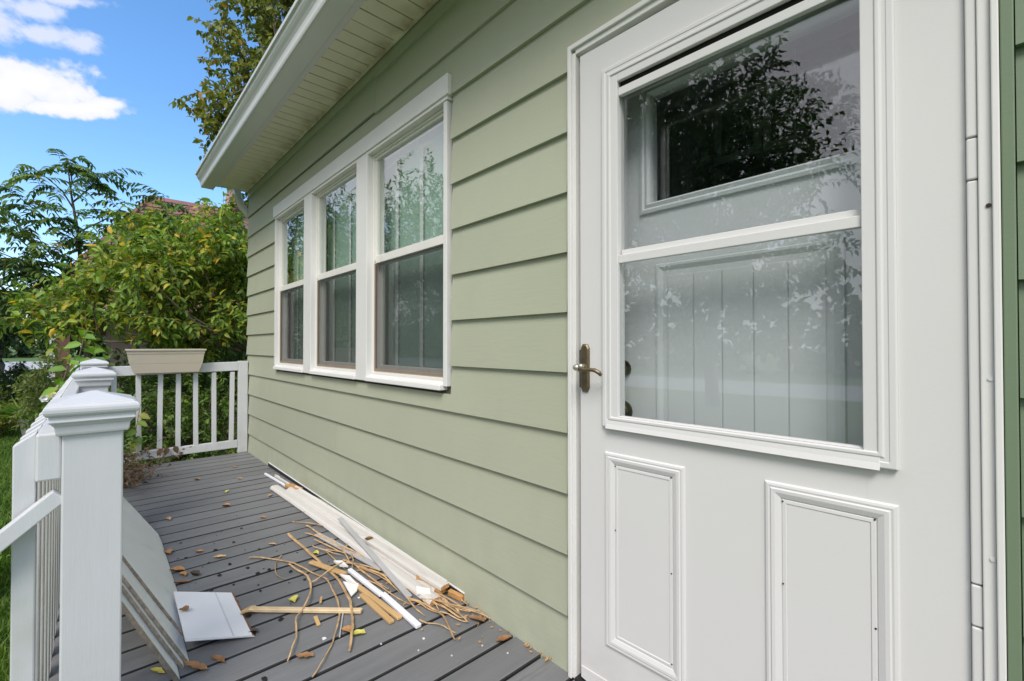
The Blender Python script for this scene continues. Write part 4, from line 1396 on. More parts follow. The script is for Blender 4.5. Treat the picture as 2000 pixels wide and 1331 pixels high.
LV = [
    (-2.389, -0.326, 0.040, 0.034, 0.6, 'yellowleaf', 'crumpled yellow leaf beside the thick stick', 1.2),
    (-2.022, -0.544, 0.050, 0.042, 0.2, 'yellowleaf', 'round pale yellow leaf near the straight tan lath', 0.9),
    (-1.625, -0.439, 0.062, 0.034, 0.9, 'yellowleaf', 'yellow green leaf by the tip of the thick stick', 0.8),
    (-1.629, -0.624, 0.070, 0.030, 0.7, 'deadleaf', 'orange brown leaf between the ends of two long reeds', 0.9),
    (-1.673, -0.462, 0.055, 0.034, 0.4, 'deadleaf', 'small brown leaf just left of the yellow green one', 0.8),
    (-2.043, -0.703, 0.075, 0.055, 0.8, 'tanleaf', 'broad tan leaf at the corner of the small square panel', 0.7),
    (-1.393, -0.069, 0.080, 0.030, 0.5, 'deadleaf', 'orange curled leaf against the wall past the reeds', 1.3),
    (-1.236, -0.066, 0.070, 0.026, 1.3, 'deadleaf', 'brown leaf caught in a deck gap by the wall', 1.2),
    (-2.650, -0.866, 0.085, 0.036, 0.9, 'deadleaf', 'orange leaf folded against the large leaning panel', 1.1),
    (-2.589, -0.851, 0.060, 0.030, 0.3, 'deadleaf', 'small orange leaf next to the folded one by the panel', 1.0),
    (-2.553, -0.811, 0.070, 0.034, 0.5, 'darkleaf', 'dark curled leaf near the leaning panel', 1.4),
    (-2.504, -0.863, 0.080, 0.022, 1.1, 'deadleaf', 'narrow brown leaf edging out from the large leaning panel', 1.0),
    (-2.680, -0.690, 0.070, 0.026, 0.9, 'tanleaf', 'light tan leaf in the middle of the open deck', 0.9),
    (-2.824, -0.756, 0.050, 0.026, 0.8, 'deadleaf', 'small brown leaf in line with the light tan one', 0.9),
    (-2.914, -0.874, 0.060, 0.040, 0.3, 'deadleaf', 'brown leaf tucked by the far edge of the large leaning panel', 1.2),
    (-2.662, -0.454, 0.055, 0.020, 0.7, 'tanleaf', 'tan leaf between open deck and the reeds', 0.9),
    (-3.116, -0.388, 0.050, 0.022, 0.6, 'deadleaf', 'rust coloured leaf in front of the white boards', 1.0),
    (-3.479, -0.820, 0.060, 0.032, 0.4, 'tanleaf', 'tan leaf on the open deck beyond the panel stack', 0.9),
    (-3.507, -0.511, 0.055, 0.030, 0.9, 'deadleaf', 'curled brown leaf on the far open deck', 1.3),
    (-3.843, -0.453, 0.045, 0.036, 0.2, 'yellowleaf', 'small pale yellow leaf on the far deck', 0.9),
    (-1.815, -0.906, 0.120, 0.034, 0.55, 'deadleaf', 'long brown leaf under the tips of the leaning panels', 0.7),
    (-1.810, -0.845, 0.085, 0.028, 0.45, 'deadleaf', 'second long brown leaf in front of the loose panel', 0.7),
    (-1.880, -1.000, 0.070, 0.022, 0.6, 'yellowleaf', 'faded green leaf beside the nearest post', 0.5),
    (-1.895, -0.722, 0.045, 0.028, 0.9, 'darkleaf', 'dark leaf at the rust edged corner of the loose panel', 1.2),
    (-2.134, -0.900, 0.040, 0.034, 0.4, 'deadleaf', 'brown leaf lying on the edge of the small square panel', 0.8),
    (-3.02, -0.165, 0.04, 0.03, 0.4, 'deadleaf', 'tiny brown leaf touching the long half round board', 1.2),
    (-2.26, -0.10, 0.05, 0.02, 1.2, 'deadleaf', 'curled brown leaf standing on the white boards', 1.8),
    (-4.15, -0.30, 0.05, 0.022, 0.8, 'tanleaf', 'tan leaf by the foot of the wall end on the far deck', 1.0),
]
for x, y, ln, wd, a, mm, lab, cu in LV:
    z = 0.003
    if 'edge of the small' in lab:
        z = 0.056
    if 'standing on' in lab:
        z = 0.055
    leaf_obj(x, y, ln * 0.88, wd * 0.88, a, M[mm], lab, cu, z)
for k in range(5):
    leaf_obj(rng.uniform(-5.0, -3.1), rng.uniform(-1.05, -0.12), rng.uniform(0.03, 0.055), rng.uniform(0.014, 0.026), rng.uniform(0, 3), M[random.choice(['tanleaf', 'deadleaf', 'tanleaf'])],
             'small dry leaf scattered on the far half of the deck', rng.uniform(0.5, 1.3), group='small dry leaves on the far deck')

# ------------------------------------------------------------------ foliage tools
def leaves_mesh(name, P, D, U, L, Wd, T, m, parent=None, fold=0.25, droop=0.15):
    """P base, D direction, U upward side, L length, Wd width, T tint; every leaf 8 triangles with a crease"""
    n = len(P)
    D = D / np.linalg.norm(D, axis=1, keepdims=True)
    S = np.cross(D, U)
    S /= np.maximum(np.linalg.norm(S, axis=1, keepdims=True), 1e-6)
    U = np.cross(S, D)
    L = L[:, None]
    W = Wd[:, None]
    b = P
    mid = P + D * L * 0.5
    tip = P + D * L - U * L * droop
    up = U * W * fold
    l1 = P + D * L * 0.25 + S * W * 0.42 + up
    l2 = P + D * L * 0.62 + S * W * 0.40 + up - U * L * droop * 0.4
    r1 = P + D * L * 0.25 - S * W * 0.42 + up
    r2 = P + D * L * 0.62 - S * W * 0.40 + up - U * L * droop * 0.4
    V = np.stack([b, mid, tip, l1, l2, r1, r2], 1).reshape(-1, 3)
    F = np.array([[0, 1, 3], [1, 4, 3], [1, 2, 4], [0, 5, 1], [1, 5, 6], [1, 6, 2]])
    idx = (np.arange(n)[:, None, None] * 7 + F[None]).reshape(-1)
    me = bpy.data.meshes.new(name)
    me.vertices.add(len(V))
    me.vertices.foreach_set('co', V.astype(np.float32).ravel())
    nf = n * 6
    me.loops.add(nf * 3)
    me.loops.foreach_set('vertex_index', idx.astype(np.int32))
    me.polygons.add(nf)
    me.polygons.foreach_set('loop_start', np.arange(0, nf * 3, 3, dtype=np.int32))
    me.polygons.foreach_set('loop_total', np.full(nf, 3, dtype=np.int32))
    at = me.attributes.new('tint', 'FLOAT', 'FACE')
    at.data.foreach_set('value', np.repeat(np.clip(T, 0, 1), 6).astype(np.float32))
    me.materials.append(m)
    me.update()
    me.validate()
    o = bpy.data.objects.new(name, me)
    COL.objects.link(o)
    if parent is not None:
        o.parent = parent
        o.location = -wloc(parent)
    return o


def unit(v):
    return v / np.maximum(np.linalg.norm(v, axis=-1, keepdims=True), 1e-9)


def crown(ells, ncl, per, tw, ll, lw, rng, tint=(0.35, 0.22), shell=2.0, droop=0.5, clip=None, spread=0.9):
    """twigs through ellipsoids; returns twig polylines and leaf arrays"""
    vol = np.array([e[3] * e[4] * e[5] for e in ells])
    pick = rng.choice(len(ells), ncl, p=vol / vol.sum())
    E_ = np.array([e[:6] for e in ells])[pick]
    d = unit(rng.normal(size=(ncl, 3)))
    r = rng.random(ncl) ** (1.0 / (1.0 + shell))
    C = E_[:, :3] + d * E_[:, 3:6] * r[:, None]
    # uneven outline: push whole regions in and out
    C += 0.14 * E_[:, 3:6] * np.sin(C[:, [1, 2, 0]] * 5.3 + C[:, [2, 0, 1]] * 3.1)
    out = unit(unit(C - E_[:, :3]) + rng.normal(size=(ncl, 3)) * 0.55 + np.array([0, 0, 0.1]))
    A = C - out * tw * 0.5
    tl = tw * rng.uniform(0.6, 1.3, ncl)
    k = (np.arange(per) + 0.5) / per
    P = A[:, None] + out[:, None] * (k[None, :, None] * tl[:, None, None])
    P[..., 2] -= 0.18 * tl[:, None] * k[None] ** 2
    side = unit(np.cross(out, rng.normal(size=(ncl, 3))))[:, None] * np.where(np.arange(per) % 2, 1, -1)[None, :, None]
    D = out[:, None] * 0.55 + side * spread + rng.normal(size=(ncl, per, 3)) * 0.35 + np.array([0, 0, -droop])
    U = np.array([0, 0, 1.0]) + rng.normal(size=(ncl, per, 3)) * 0.55
    base_t = np.clip(rng.normal(tint[0], tint[1] * 0.6, ncl), 0, 1)
    T = base_t[:, None] + rng.normal(0, tint[1] * 0.6, (ncl, per))
    gold = rng.random((ncl, per))
    T = np.where(gold > 1 - tint[2], rng.uniform(0.86, 1.0, (ncl, per)), np.minimum(T, 0.83)) if len(tint) > 2 else T
    L = ll * rng.uniform(0.65, 1.25, (ncl, per))
    W = L * lw * rng.uniform(0.8, 1.2, (ncl, per))
    tws = [(A[i], A[i] + out[i] * tl[i] - np.array([0, 0, 0.18 * tl[i]])) for i in range(ncl)]
    P, D, U = P.reshape(-1, 3), D.reshape(-1, 3), U.reshape(-1, 3)
    L, W, T = L.ravel(), W.ravel(), T.ravel()
    if clip is not None:
        ok = clip(P)
        P, D, U, L, W, T = P[ok], D[ok], U[ok], L[ok], W[ok], T[ok]
    return tws, (P, D, U, L, W, T)


def off_house(P):
    """nothing grows inside the house, over the deck or the roof"""
    inside = (P[:, 0] > -5.48) & (P[:, 1] > -1.5)
    return ~inside


def limb(mb, a, b, r0, r1, rng, bend=0.12, n=5, sides=6):
    a, b = np.array(a, float), np.array(b, float)
    ln = np.linalg.norm(b - a)
    o = rng.normal(size=3) * bend * ln
    pts, rr = [], []
    for i in range(n + 1):
        f = i / n
        p = a + (b - a) * f + o * math.sin(math.pi * f) + rng.normal(size=3) * 0.015 * ln * (0 < i < n)
        pts.append(tuple(p))
        rr.append(r0 + (r1 - r0) * f)
    mb.tube(pts, rr, sides)


def make_tree(name, label, cat, base, forks, ells, ncl, per, tw, ll, lw, lm, bm, seed, r0=0.12, tint=(0.35, 0.22), nb=22, group=None, clip=off_house, shell=1.6,
              droop=0.5, twig_r=0.004, limbs=None, twigs=True, crown_name='crown'):
    rng = np.random.default_rng(seed)
    t = empty(name, base, label, cat, group)
    tb = MB()
    b = np.array(base, float)
    f = [np.array(p, float) for p in forks]
    prev, r = b, r0
    for p in f:
        limb(tb, prev, p, r, r * 0.72, rng, 0.05, 4, 8)
        prev, r = p, r * 0.72
    tws, (P, D, U, L, W, T) = crown(ells, ncl, per, tw, ll, lw, rng, tint, shell, droop, clip)
    for k in range(nb):
        e = ells[rng.integers(min(3, len(ells)))]
        tgt = np.array(e[:3]) + unit(rng.normal(size=3)) * np.array(e[3:6]) * rng.uniform(0.3, 0.75)
        src = f[rng.integers(len(f) // 2, len(f))] if f else b
        limb(tb, src, tgt, r * rng.uniform(0.45, 0.8), 0.006, rng, 0.10, 5, 5)
    for a, c, ra, rb in (limbs or []):
        limb(tb, a, c, ra, rb, rng, 0.06, 6, 6)
    tb.build('trunk', bm, t, smooth=True)
    if twigs:
        tm = MB()
        for a, c in tws:
            if clip is None or clip(np.array([a, c])).all():
                tm.tube([tuple(a), tuple((a + c) / 2 + np.array([0, 0, 0.02])), tuple(c)], [twig_r, twig_r * 0.8, twig_r * 0.4], 3)
        if tm.v:
            tag(tm.build('twigs', bm, t, fix=False), kind='stuff')
    leaves_mesh(crown_name, P, D, U, L, W, T, lm, t)
    return t


# ---- young spreading tree just past the railing, green with yellow leaves
make_tree('young_tree', 'bushy young tree with green and yellow leaves just beyond the far railing', 'tree', (-7.1, 0.75, GZ), [(-7.05, 0.62, 0.4), (-7.0, 0.40, 0.96)],
          [(-7.35, 0.12, 2.12, 0.85, 0.62, 0.86), (-7.35, -0.70, 2.02, 0.80, 0.64, 0.66), (-7.8, -0.55, 2.70, 0.45, 0.45, 0.30), (-7.1, -1.50, 1.34, 0.45, 0.50, 0.27), (-7.4, 0.85, 1.9, 0.7, 0.5, 1.0),
           (-7.2, -1.15, 1.66, 0.50, 0.45, 0.36), (-7.5, -0.2, 1.25, 0.7, 0.9, 0.35), (-6.9, 0.12, 1.36, 0.45, 0.42, 0.28), (-6.9, -0.55, 1.34, 0.4, 0.4, 0.22)],
          1260, 13, 0.42, 0.100, 0.42, M['leafyoung'], M['mossbark'], 11, r0=0.06, tint=(0.46, 0.32, 0.085), nb=11, droop=0.55, shell=1.0,
          limbs=[((-7.0, 0.395, 0.965), (-7.0, -0.002, 1.103), 0.032, 0.026), ((-7.0, -0.002, 1.103), (-7.0, -0.486, 1.215), 0.026, 0.017), ((-7.0, -0.486, 1.215), (-6.98, -0.872, 1.111), 0.017, 0.012),
                 ((-6.98, -0.872, 1.111), (-7.0, -1.096, 1.127), 0.012, 0.008), ((-7.0, -1.096, 1.127), (-7.0, -1.312, 1.723), 0.008, 0.004), ((-7.0, -0.002, 1.103), (-7.0, -0.05, 1.32), 0.014, 0.01),
                 ((-7.0, -0.1, 1.12), (-7.0, -0.413, 1.803), 0.016, 0.009), ((-7.0, -0.413, 1.803), (-7.0, -0.493, 2.175), 0.009, 0.006), ((-7.0, -0.493, 2.175), (-7.0, -0.692, 2.396), 0.006, 0.003),
                 ((-6.95, 0.40, 0.93), (-6.95, 0.05, 1.36), 0.012, 0.005), ((-6.95, 0.30, 0.98), (-6.9, 0.12, 1.22), 0.010, 0.004)])

# ---- tall tree rising behind the gutter
make_tree('tall_tree', 'tall tree with drooping olive and gold leaves rising behind the gutter', 'tree', (-9.6, 1.9, GZ), [(-9.55, 1.8, 2.0), (-9.5, 1.6, 4.2), (-9.5, 1.5, 5.8)],
          [(-9.4, 1.30, 6.1, 1.2, 1.15, 1.7), (-9.4, 0.75, 5.0, 0.9, 0.80, 0.75), (-9.4, 1.6, 7.9, 1.1, 1.1, 1.2), (-9.3, 1.25, 3.6, 0.8, 0.65, 0.9), (-9.3, 0.55, 6.9, 0.4, 0.5, 0.6), (-9.2, 0.30, 5.25, 0.45, 0.50, 0.55), (-9.2, 0.65, 4.3, 0.5, 0.5, 0.5), (-9.0, 0.28, 4.45, 0.35, 0.30, 0.55), (-8.8, 0.60, 3.05, 0.40, 0.30, 0.65), (-9.5, 1.8, 3.0, 0.8, 0.8, 0.9)],
          1050, 12, 0.42, 0.115, 0.56, M['leaftall'], M['bark'], 21, r0=0.13, tint=(0.42, 0.24, 0.06), nb=46, shell=0.9, droop=0.95)

# ---- walnut-like tree with long feathery leaves against the sky
rngw = np.random.default_rng(31)
wt = empty('walnut_tree', (-8.6, -1.1, GZ), 'open tree with long feathery compound leaves against the sky on the lawn side', 'tree')
tb = MB()
stem = [(-8.6, -1.1, GZ), (-8.55, -1.2, 0.6), (-8.5, -1.292, 1.591), (-8.5, -1.325, 2.492), (-8.5, -1.404, 3.066), (-8.5, -1.44, 3.42)]
tb.tube(stem, [0.05, 0.042, 0.03, 0.021, 0.012, 0.006], 7)
arms = []
for a, c in (((-8.5, -1.30, 1.7), (-8.3, -2.30, 2.35)), ((-8.5, -1.30, 1.9), (-8.7, -2.05, 2.85)), ((-8.5, -1.31, 2.1), (-8.4, -0.60, 2.75)), ((-8.5, -1.32, 2.4), (-8.4, -1.95, 3.02)),
             ((-8.5, -1.33, 2.6), (-8.6, -0.85, 3.12)), ((-8.5, -1.38, 2.9), (-8.5, -1.75, 3.35)), ((-8.5, -1.39, 3.0), (-8.4, -1.10, 3.45)), ((-8.5, -1.42, 3.2), (-8.5, -1.47, 3.56)),
             ((-8.5, -1.30, 1.8), (-8.3, -2.55, 1.95)), ((-8.5, -1.30, 2.0), (-8.8, -0.35, 2.95)), ((-8.5, -1.30, 1.75), (-8.2, -1.9, 2.15)), ((-8.5, -1.3, 1.6), (-8.1, -2.2, 1.75)),
             ((-8.6, -0.4, 2.6), (-8.5, -0.42, 3.30)), ((-8.5, -1.3, 1.7), (-8.0, -2.5, 2.2)), ((-8.5, -1.3, 1.8), (-8.4, -1.7, 2.45)), ((-8.5, -1.3, 1.7), (-8.1, -2.35, 1.55)),
             ((-8.5, -1.3, 1.6), (-8.3, -0.9, 2.35)), ((-8.5, -1.3, 1.9), (-8.6, -0.6, 2.45)), ((-8.5, -1.3, 2.0), (-8.0, -2.1, 2.65)), ((-8.6, -0.9, 2.2), (-8.3, -0.55, 2.95)), ((-8.6, -0.8, 2.3), (-8.4, -0.25, 2.75)), ((-8.5, -1.2, 2.1), (-8.2, -0.95, 2.65)),
             ((-8.5, -1.3, 1.6), (-8.2, -1.75, 1.95)), ((-8.5, -1.3, 1.8), (-8.1, -2.15, 2.1)), ((-8.5, -1.3, 2.2), (-8.3, -1.6, 2.9)), ((-8.6, -0.4, 2.7), (-8.4, -0.15, 3.12))):
    limb(tb, a, c, 0.012, 0.004, rngw, 0.06, 5, 5)
    arms.append((np.array(a), np.array(c)))
rach = MB()
P_, D_, U_, L_, W_, T_ = [], [], [], [], [], []
for a, c in arms:
    ns = 13
    for k in range(ns):
        f = 0.35 + 0.65 * k / (ns - 1)
        s = a + (c - a) * f + rngw.normal(size=3) * 0.03
        az = rngw.uniform(0, 2 * math.pi)
        h = np.array([math.cos(az) * 0.75, math.sin(az), rngw.uniform(-0.35, 0.95)])
        h = unit(h + unit(c - a) * 0.5)
        ln = rngw.uniform(0.26, 0.52)
        rngw_d = rngw.uniform(0.35, 0.95)
        pts = []
        for q in range(9):
            g_ = q / 8
            pts.append(s + h * ln * g_ + np.array([0, 0, -1.0]) * ln * rngw_d * g_ ** 2)
        rach.tube([tuple(p) for p in pts], [0.003 - 0.0002 * q for q in range(9)], 3)
        tt = np.clip(rngw.normal(0.4, 0.22), 0, 0.9)
        if rngw.random() < 0.05:
            tt = 1.0
        for q in range(1, 9):
            d = unit(pts[q] - pts[q - 1])
            sd_ = unit(np.cross(d, np.array([0, 0, 1.0])) + 1e-4)
            for sg in (-1, 1):
                P_.append(pts[q])
                D_.append(unit(sd_ * sg + d * 0.55 + np.array([0, 0, -0.45]) + rngw.normal(size=3) * 0.12))
                U_.append(np.array([0, 0, 1.0]) + rngw.normal(size=3) * 0.25)
                L_.append(0.122 * (1 - 0.45 * abs(q / 8 - 0.5)) * rngw.uniform(0.85, 1.15))
                T_.append(tt + rngw.normal(0, 0.06))
        P_.append(pts[8])
        D_.append(unit(pts[8] - pts[7]))
        U_.append(np.array([0, 0, 1.0]))
        L_.append(0.09)
        T_.append(tt)
L_ = np.array(L_)
tb.build('trunk', M['bark'], wt, smooth=True)
tag(rach.build('leaf_stalks', M['bark'], wt, fix=False), kind='stuff')
leaves_mesh('crown', np.array(P_), np.array(D_), np.array(U_), L_, L_ * 0.33, np.array(T_), M['leafwalnut'], wt)

# ---- hedge behind the balusters
make_tree('hedge', 'dense dark green hedge growing behind the far balusters', 'hedge', (-6.9, -0.3, GZ), [(-6.9, -0.3, -0.3)],
          [(-6.75, -0.75, 0.05, 0.75, 0.55, 0.62), (-6.75, -0.1, 0.08, 0.75, 0.6, 0.66), (-6.8, 0.55, 0.1, 0.8, 0.6, 0.7), (-7.7, -0.3, 0.35, 0.9, 0.75, 0.7), (-7.8, 0.6, 0.45, 0.9, 0.8, 0.8)],
          1500, 10, 0.22, 0.058, 0.55, M['leafhedge'], M['bark'], 41, r0=0.03, tint=(0.42, 0.28, 0.03), nb=40, shell=1.3, droop=0.25, crown_name='foliage')
make_tree('evergreen_thicket', 'dark shadowy thicket standing behind the young tree', 'thicket', (-11.0, 0.6, GZ), [(-11, 0.6, 0.3)],
          [(-10.8, 0.3, 0.6, 0.9, 0.9, 1.1), (-10.8, 1.2, 1.2, 1.0, 1.0, 1.6), (-10.6, -0.5, 0.4, 0.8, 0.6, 0.8)],
          520, 12, 0.5, 0.12, 0.5, M['leafdark'], M['bark'], 43, r0=0.06, tint=(0.4, 0.3), nb=20, shell=0.8, crown_name='foliage')

# ---- smaller plants on the lawn side
def bush(name, label, cat, c, r, ncl, per, tw, ll, lw, lm, seed, tint=(0.45, 0.3), droop=0.2):
    return make_tree(name, label, cat, (c[0], c[1], GZ), [(c[0], c[1], GZ + 0.1)], [(*c, *r)], ncl, per, tw, ll, lw, lm, M['bark'], seed, r0=0.012, tint=tint, nb=10, shell=1.2,
                     droop=droop, clip=lambda P: (P[:, 2] > GZ) & ((P[:, 0] < -5.5) | (P[:, 1] < -1.35)), twig_r=0.003, crown_name='foliage')


bush('pale_shrub', 'pale green feathery shrub left of the white post caps', 'shrub', (-9.2, -1.62, 0.32), (0.55, 0.30, 0.62), 330, 10, 0.24, 0.062, 0.42, M['leafpale'], 51)
bush('round_bush', 'round dark green bush near the pale road', 'shrub', (-17.0, -2.50, -0.02), (0.7, 0.50, 0.56), 380, 10, 0.25, 0.085, 0.5, M['leafdark'], 52, (0.6, 0.3))
bush('yellowing_shrub', 'low yellow green shrub at the far side of the lawn', 'shrub', (-12.4, -2.75, -0.15), (0.9, 0.55, 0.48), 420, 10, 0.25, 0.07, 0.5, M['leafyellow'], 53, (0.35, 0.3))
bush('leafy_shrub', 'mid green leafy shrub between the pot and the flowers', 'shrub', (-9.0, -1.45, -0.10), (0.5, 0.26, 0.45), 300, 10, 0.2, 0.06, 0.5, M['leafhedge'], 54, (0.6, 0.3))
bush('ground_plant', 'low mixed yellow and green groundcover just behind the flower pot', 'plant', (-14.2, -2.45, -0.42), (1.2, 0.40, 0.22), 260, 8, 0.16, 0.06, 0.5, M['leafyellow'], 55, (0.45, 0.35))
bush('border_plant', 'bushy green border plant at the foot of the long railing', 'plant', (-4.6, -1.95, -0.42), (1.2, 0.30, 0.25), 420, 9, 0.16, 0.055, 0.42, M['leafweed'], 56, (0.45, 0.35))
bush('dry_border_plant', 'browning plant low beside the nearest post', 'plant', (-2.7, -1.75, -0.40), (0.6, 0.22, 0.24), 220, 9, 0.16, 0.05, 0.42, M['leafyellow'], 57, (0.4, 0.4))
# tall bright weed
rg = np.random.default_rng(61)
wd_ = empty('tall_weed', (-6.3, -1.30, GZ), 'bright green tall leafy weed stalk behind the post caps', 'weed')
tb = MB()
P_, D_, U_, L_, T_ = [], [], [], [], []
for sx, sy, top in ((-6.2, -1.25, 1.22), (-6.35, -1.17, 1.05), (-6.25, -1.36, 0.95), (-6.4, -1.08, 0.92), (-6.2, -1.13, 0.86), (-6.3, -1.42, 0.74)):
    pts = [(sx + 0.03 * math.sin(i * 1.3), sy + 0.03 * math.cos(i * 1.7), GZ + (top - GZ) * i / 7) for i in range(8)]
    tb.tube(pts, [0.011 - 0.001 * i for i in range(8)], 5)
    for i in range(18):
        f = 0.35 + 0.65 * i / 17
        z = GZ + (top - GZ) * f
        a = i * 2.4 + sx
        P_.append((sx, sy, z))
        D_.append((math.cos(a), math.sin(a), -0.35 + 0.3 * rg.normal()))
        U_.append((0.9 + 0.3 * rg.normal(), 0.3 * rg.normal(), 0.9))
        L_.append(0.24 * (1.15 - 0.6 * f))
        T_.append(rg.random())
tb.build('stem', M['bark'], wd_, smooth=True)
L_ = np.array(L_)
leaves_mesh('foliage', np.array(P_), np.array(D_, float), np.array(U_, float), L_, L_ * 0.62, np.array(T_), M['leafweed'], wd_)
# flower bush
fb = bush('flower_bush', 'small bush with white and yellow blooms beyond the long railing', 'flower', (-8.0, -1.56, 0.20), (0.22, 0.15, 0.30), 90, 9, 0.15, 0.055, 0.5, M['leafhedge'], 62)
for x, y, z, s, mm in ((-7.95, -1.475, 0.535, 0.024, 'petalw'), (-7.9, -1.535, 0.50, 0.032, 'petaly'), (-7.9, -1.60, 0.43, 0.024, 'petalw'), (-7.95, -1.42, 0.49, 0.028, 'petaly'), (-7.85, -1.51, 0.45, 0.02, 'petalw')):
    t = MB()
    for ring, (n_, rr, up) in enumerate(((6, 1.0, 0.25), (5, 0.65, 0.7))):
        for i in range(n_):
            a = 2 * math.pi * i / n_ + ring * 0.4
            s2 = s * 1.9
            d = Vector((up, math.cos(a), math.sin(a))).normalized() * s2 * 1.2 * rr
            sd_ = Vector((0, -math.sin(a), math.cos(a))) * s2 * 0.6
            t.add([(x, y, z), tuple(Vector((x, y, z)) + d * .6 - sd_), tuple(Vector((x, y, z)) + d), tuple(Vector((x, y, z)) + d * .6 + sd_)], [(0, 1, 2, 3)])
    t.build('bloom', M[mm], fb, fix=False)
# flower pot + grassy plant in it
fp = MB()
cx_, cy_ = -12.0, -1.99
rings = []
for z, rr in ((GZ, 0.115), (GZ + 0.30, 0.160), (GZ + 0.30, 0.178), (GZ + 0.36, 0.182), (GZ + 0.36, 0.160), (GZ + 0.28, 0.150)):
    rings.append([(cx_ + math.cos(a) * rr, cy_ + math.sin(a) * rr, z) for a in [2 * math.pi * i / 18 for i in range(18)]])
fp.loft(rings)
tag(fp.build('flower_pot', M['pot'], None, smooth=False), 'grey green plastic flower pot standing on the lawn beyond the railing', 'flower pot')
ga = empty('grassy_plant', (cx_, cy_, GZ + 0.28), 'arching bright green grassy plant growing in the flower pot', 'plant')
n = 150
a = rg.uniform(0, 2 * math.pi, n)
P_ = np.stack([cx_ + 0.09 * np.cos(a), cy_ + 0.09 * np.sin(a), np.full(n, GZ + 0.27)], 1)
D_ = np.stack([np.cos(a) * rg.uniform(0.2, 0.9, n), np.sin(a) * rg.uniform(0.2, 0.9, n), rg.uniform(0.6, 1.2, n)], 1)
leaves_mesh('foliage', P_, D_, np.tile([0, 0, 1.0], (n, 1)) + rg.normal(size=(n, 3)) * .2, rg.uniform(0.3, 0.6, n), rg.uniform(0.025, 0.04, n), rg.random(n), M['leafweed'], ga, droop=0.35)

# dead weed on the deck and a dead vine on the end railing
dp = empty('dead_weed', (-4.45, -1.05, 0.0), 'dried brown weed sprawling over the deck edge behind the nearest post', 'weed')
tb = MB()
P_, D_, U_, L_, T_ = [], [], [], [], []
for k in range(46):
    a0 = np.array([-4.62 + rg.normal() * .08, -1.12 + rg.normal() * .03, 0.01])
    tgt = np.array([-4.60 + rg.normal() * .28, -0.93 + rg.normal() * .11, abs(rg.normal()) * .14 + .02])
    limb(tb, a0, tgt, 0.004, 0.0015, rg, 0.15, 4, 4)
    for q in range(12):
        p = a0 + (tgt - a0) * rg.uniform(0.3, 1.05) + rg.normal(size=3) * 0.02
        p[2] = max(p[2], 0.006)
        P_.append(p)
        D_.append(rg.normal(size=3))
        U_.append(rg.normal(size=3) + np.array([0, 0, 0.6]))
        L_.append(rg.uniform(0.018, 0.04))
        T_.append(rg.random())
tb.build('stem', M['deadstem'], dp, smooth=True)
L_ = np.array(L_)
leaves_mesh('foliage', np.array(P_), np.array(D_), np.array(U_), L_, L_ * 0.6, np.array(T_), M['leafdead'], dp, fold=0.6, droop=0.4)
dv = empty('dead_vine', (-5.15, -0.85, 0.0), 'trailing half dead vine with dark leaves on the lower rail of the far balustrade', 'vine')
tb = MB()
vp = [(-5.12, -1.02, 0.03), (-5.14, -0.95, 0.12), (-5.15, -0.86, 0.10), (-5.155, -0.78, 0.15), (-5.16, -0.70, 0.135), (-5.16, -0.62, 0.145)]
tb.tube(vp, 0.003, 5)
vq = [(-5.14, -0.95, 0.12), (-5.145, -0.90, 0.26), (-5.15, -0.88, 0.40), (-5.16, -0.86, 0.55)]
tb.tube(vq, 0.003, 5)
tb.build('stem', M['deadstem'], dv, smooth=True)
P_ = np.array([(-5.16, -0.665, 0.145), (-5.16, -0.615, 0.15), (-5.155, -0.70, 0.14), (-5.15, -0.90, 0.27), (-5.15, -0.885, 0.33), (-5.15, -0.88, 0.40), (-5.15, -0.89, 0.22), (-5.14, -0.95, 0.14), (-5.15, -0.87, 0.46)])
D_ = np.array([(0.3, -0.3, -1), (0.4, 0.3, -1), (0.3, -0.6, -0.8), (0.6, 0.5, -0.6), (0.5, -0.7, -0.4), (0.6, 0.6, -0.3), (0.5, -0.3, -0.8), (0.6, 0.4, -0.5), (0.5, 0.7, -0.3)], float)
T_ = np.array([0.0, 0.0, 0.2, 0.9, 0.8, 1.0, 0.9, 0.5, 1.0])
leaves_mesh('foliage', P_[:3], D_[:3], np.tile([1.0, 0, 0.3], (3, 1)), np.full(3, 0.075), np.full(3, 0.05), T_[:3], M['darkleafv'] if 'darkleafv' in M else M['leafdead'], dv)
leaves_mesh('live_foliage', P_[3:], D_[3:], np.tile([1.0, 0, 0.5], (6, 1)), np.full(6, 0.095), np.full(6, 0.065), np.array([0.3, 0.6, 0.9, 0.95, 0.2, 0.97]), M['leafhedge'], dv)

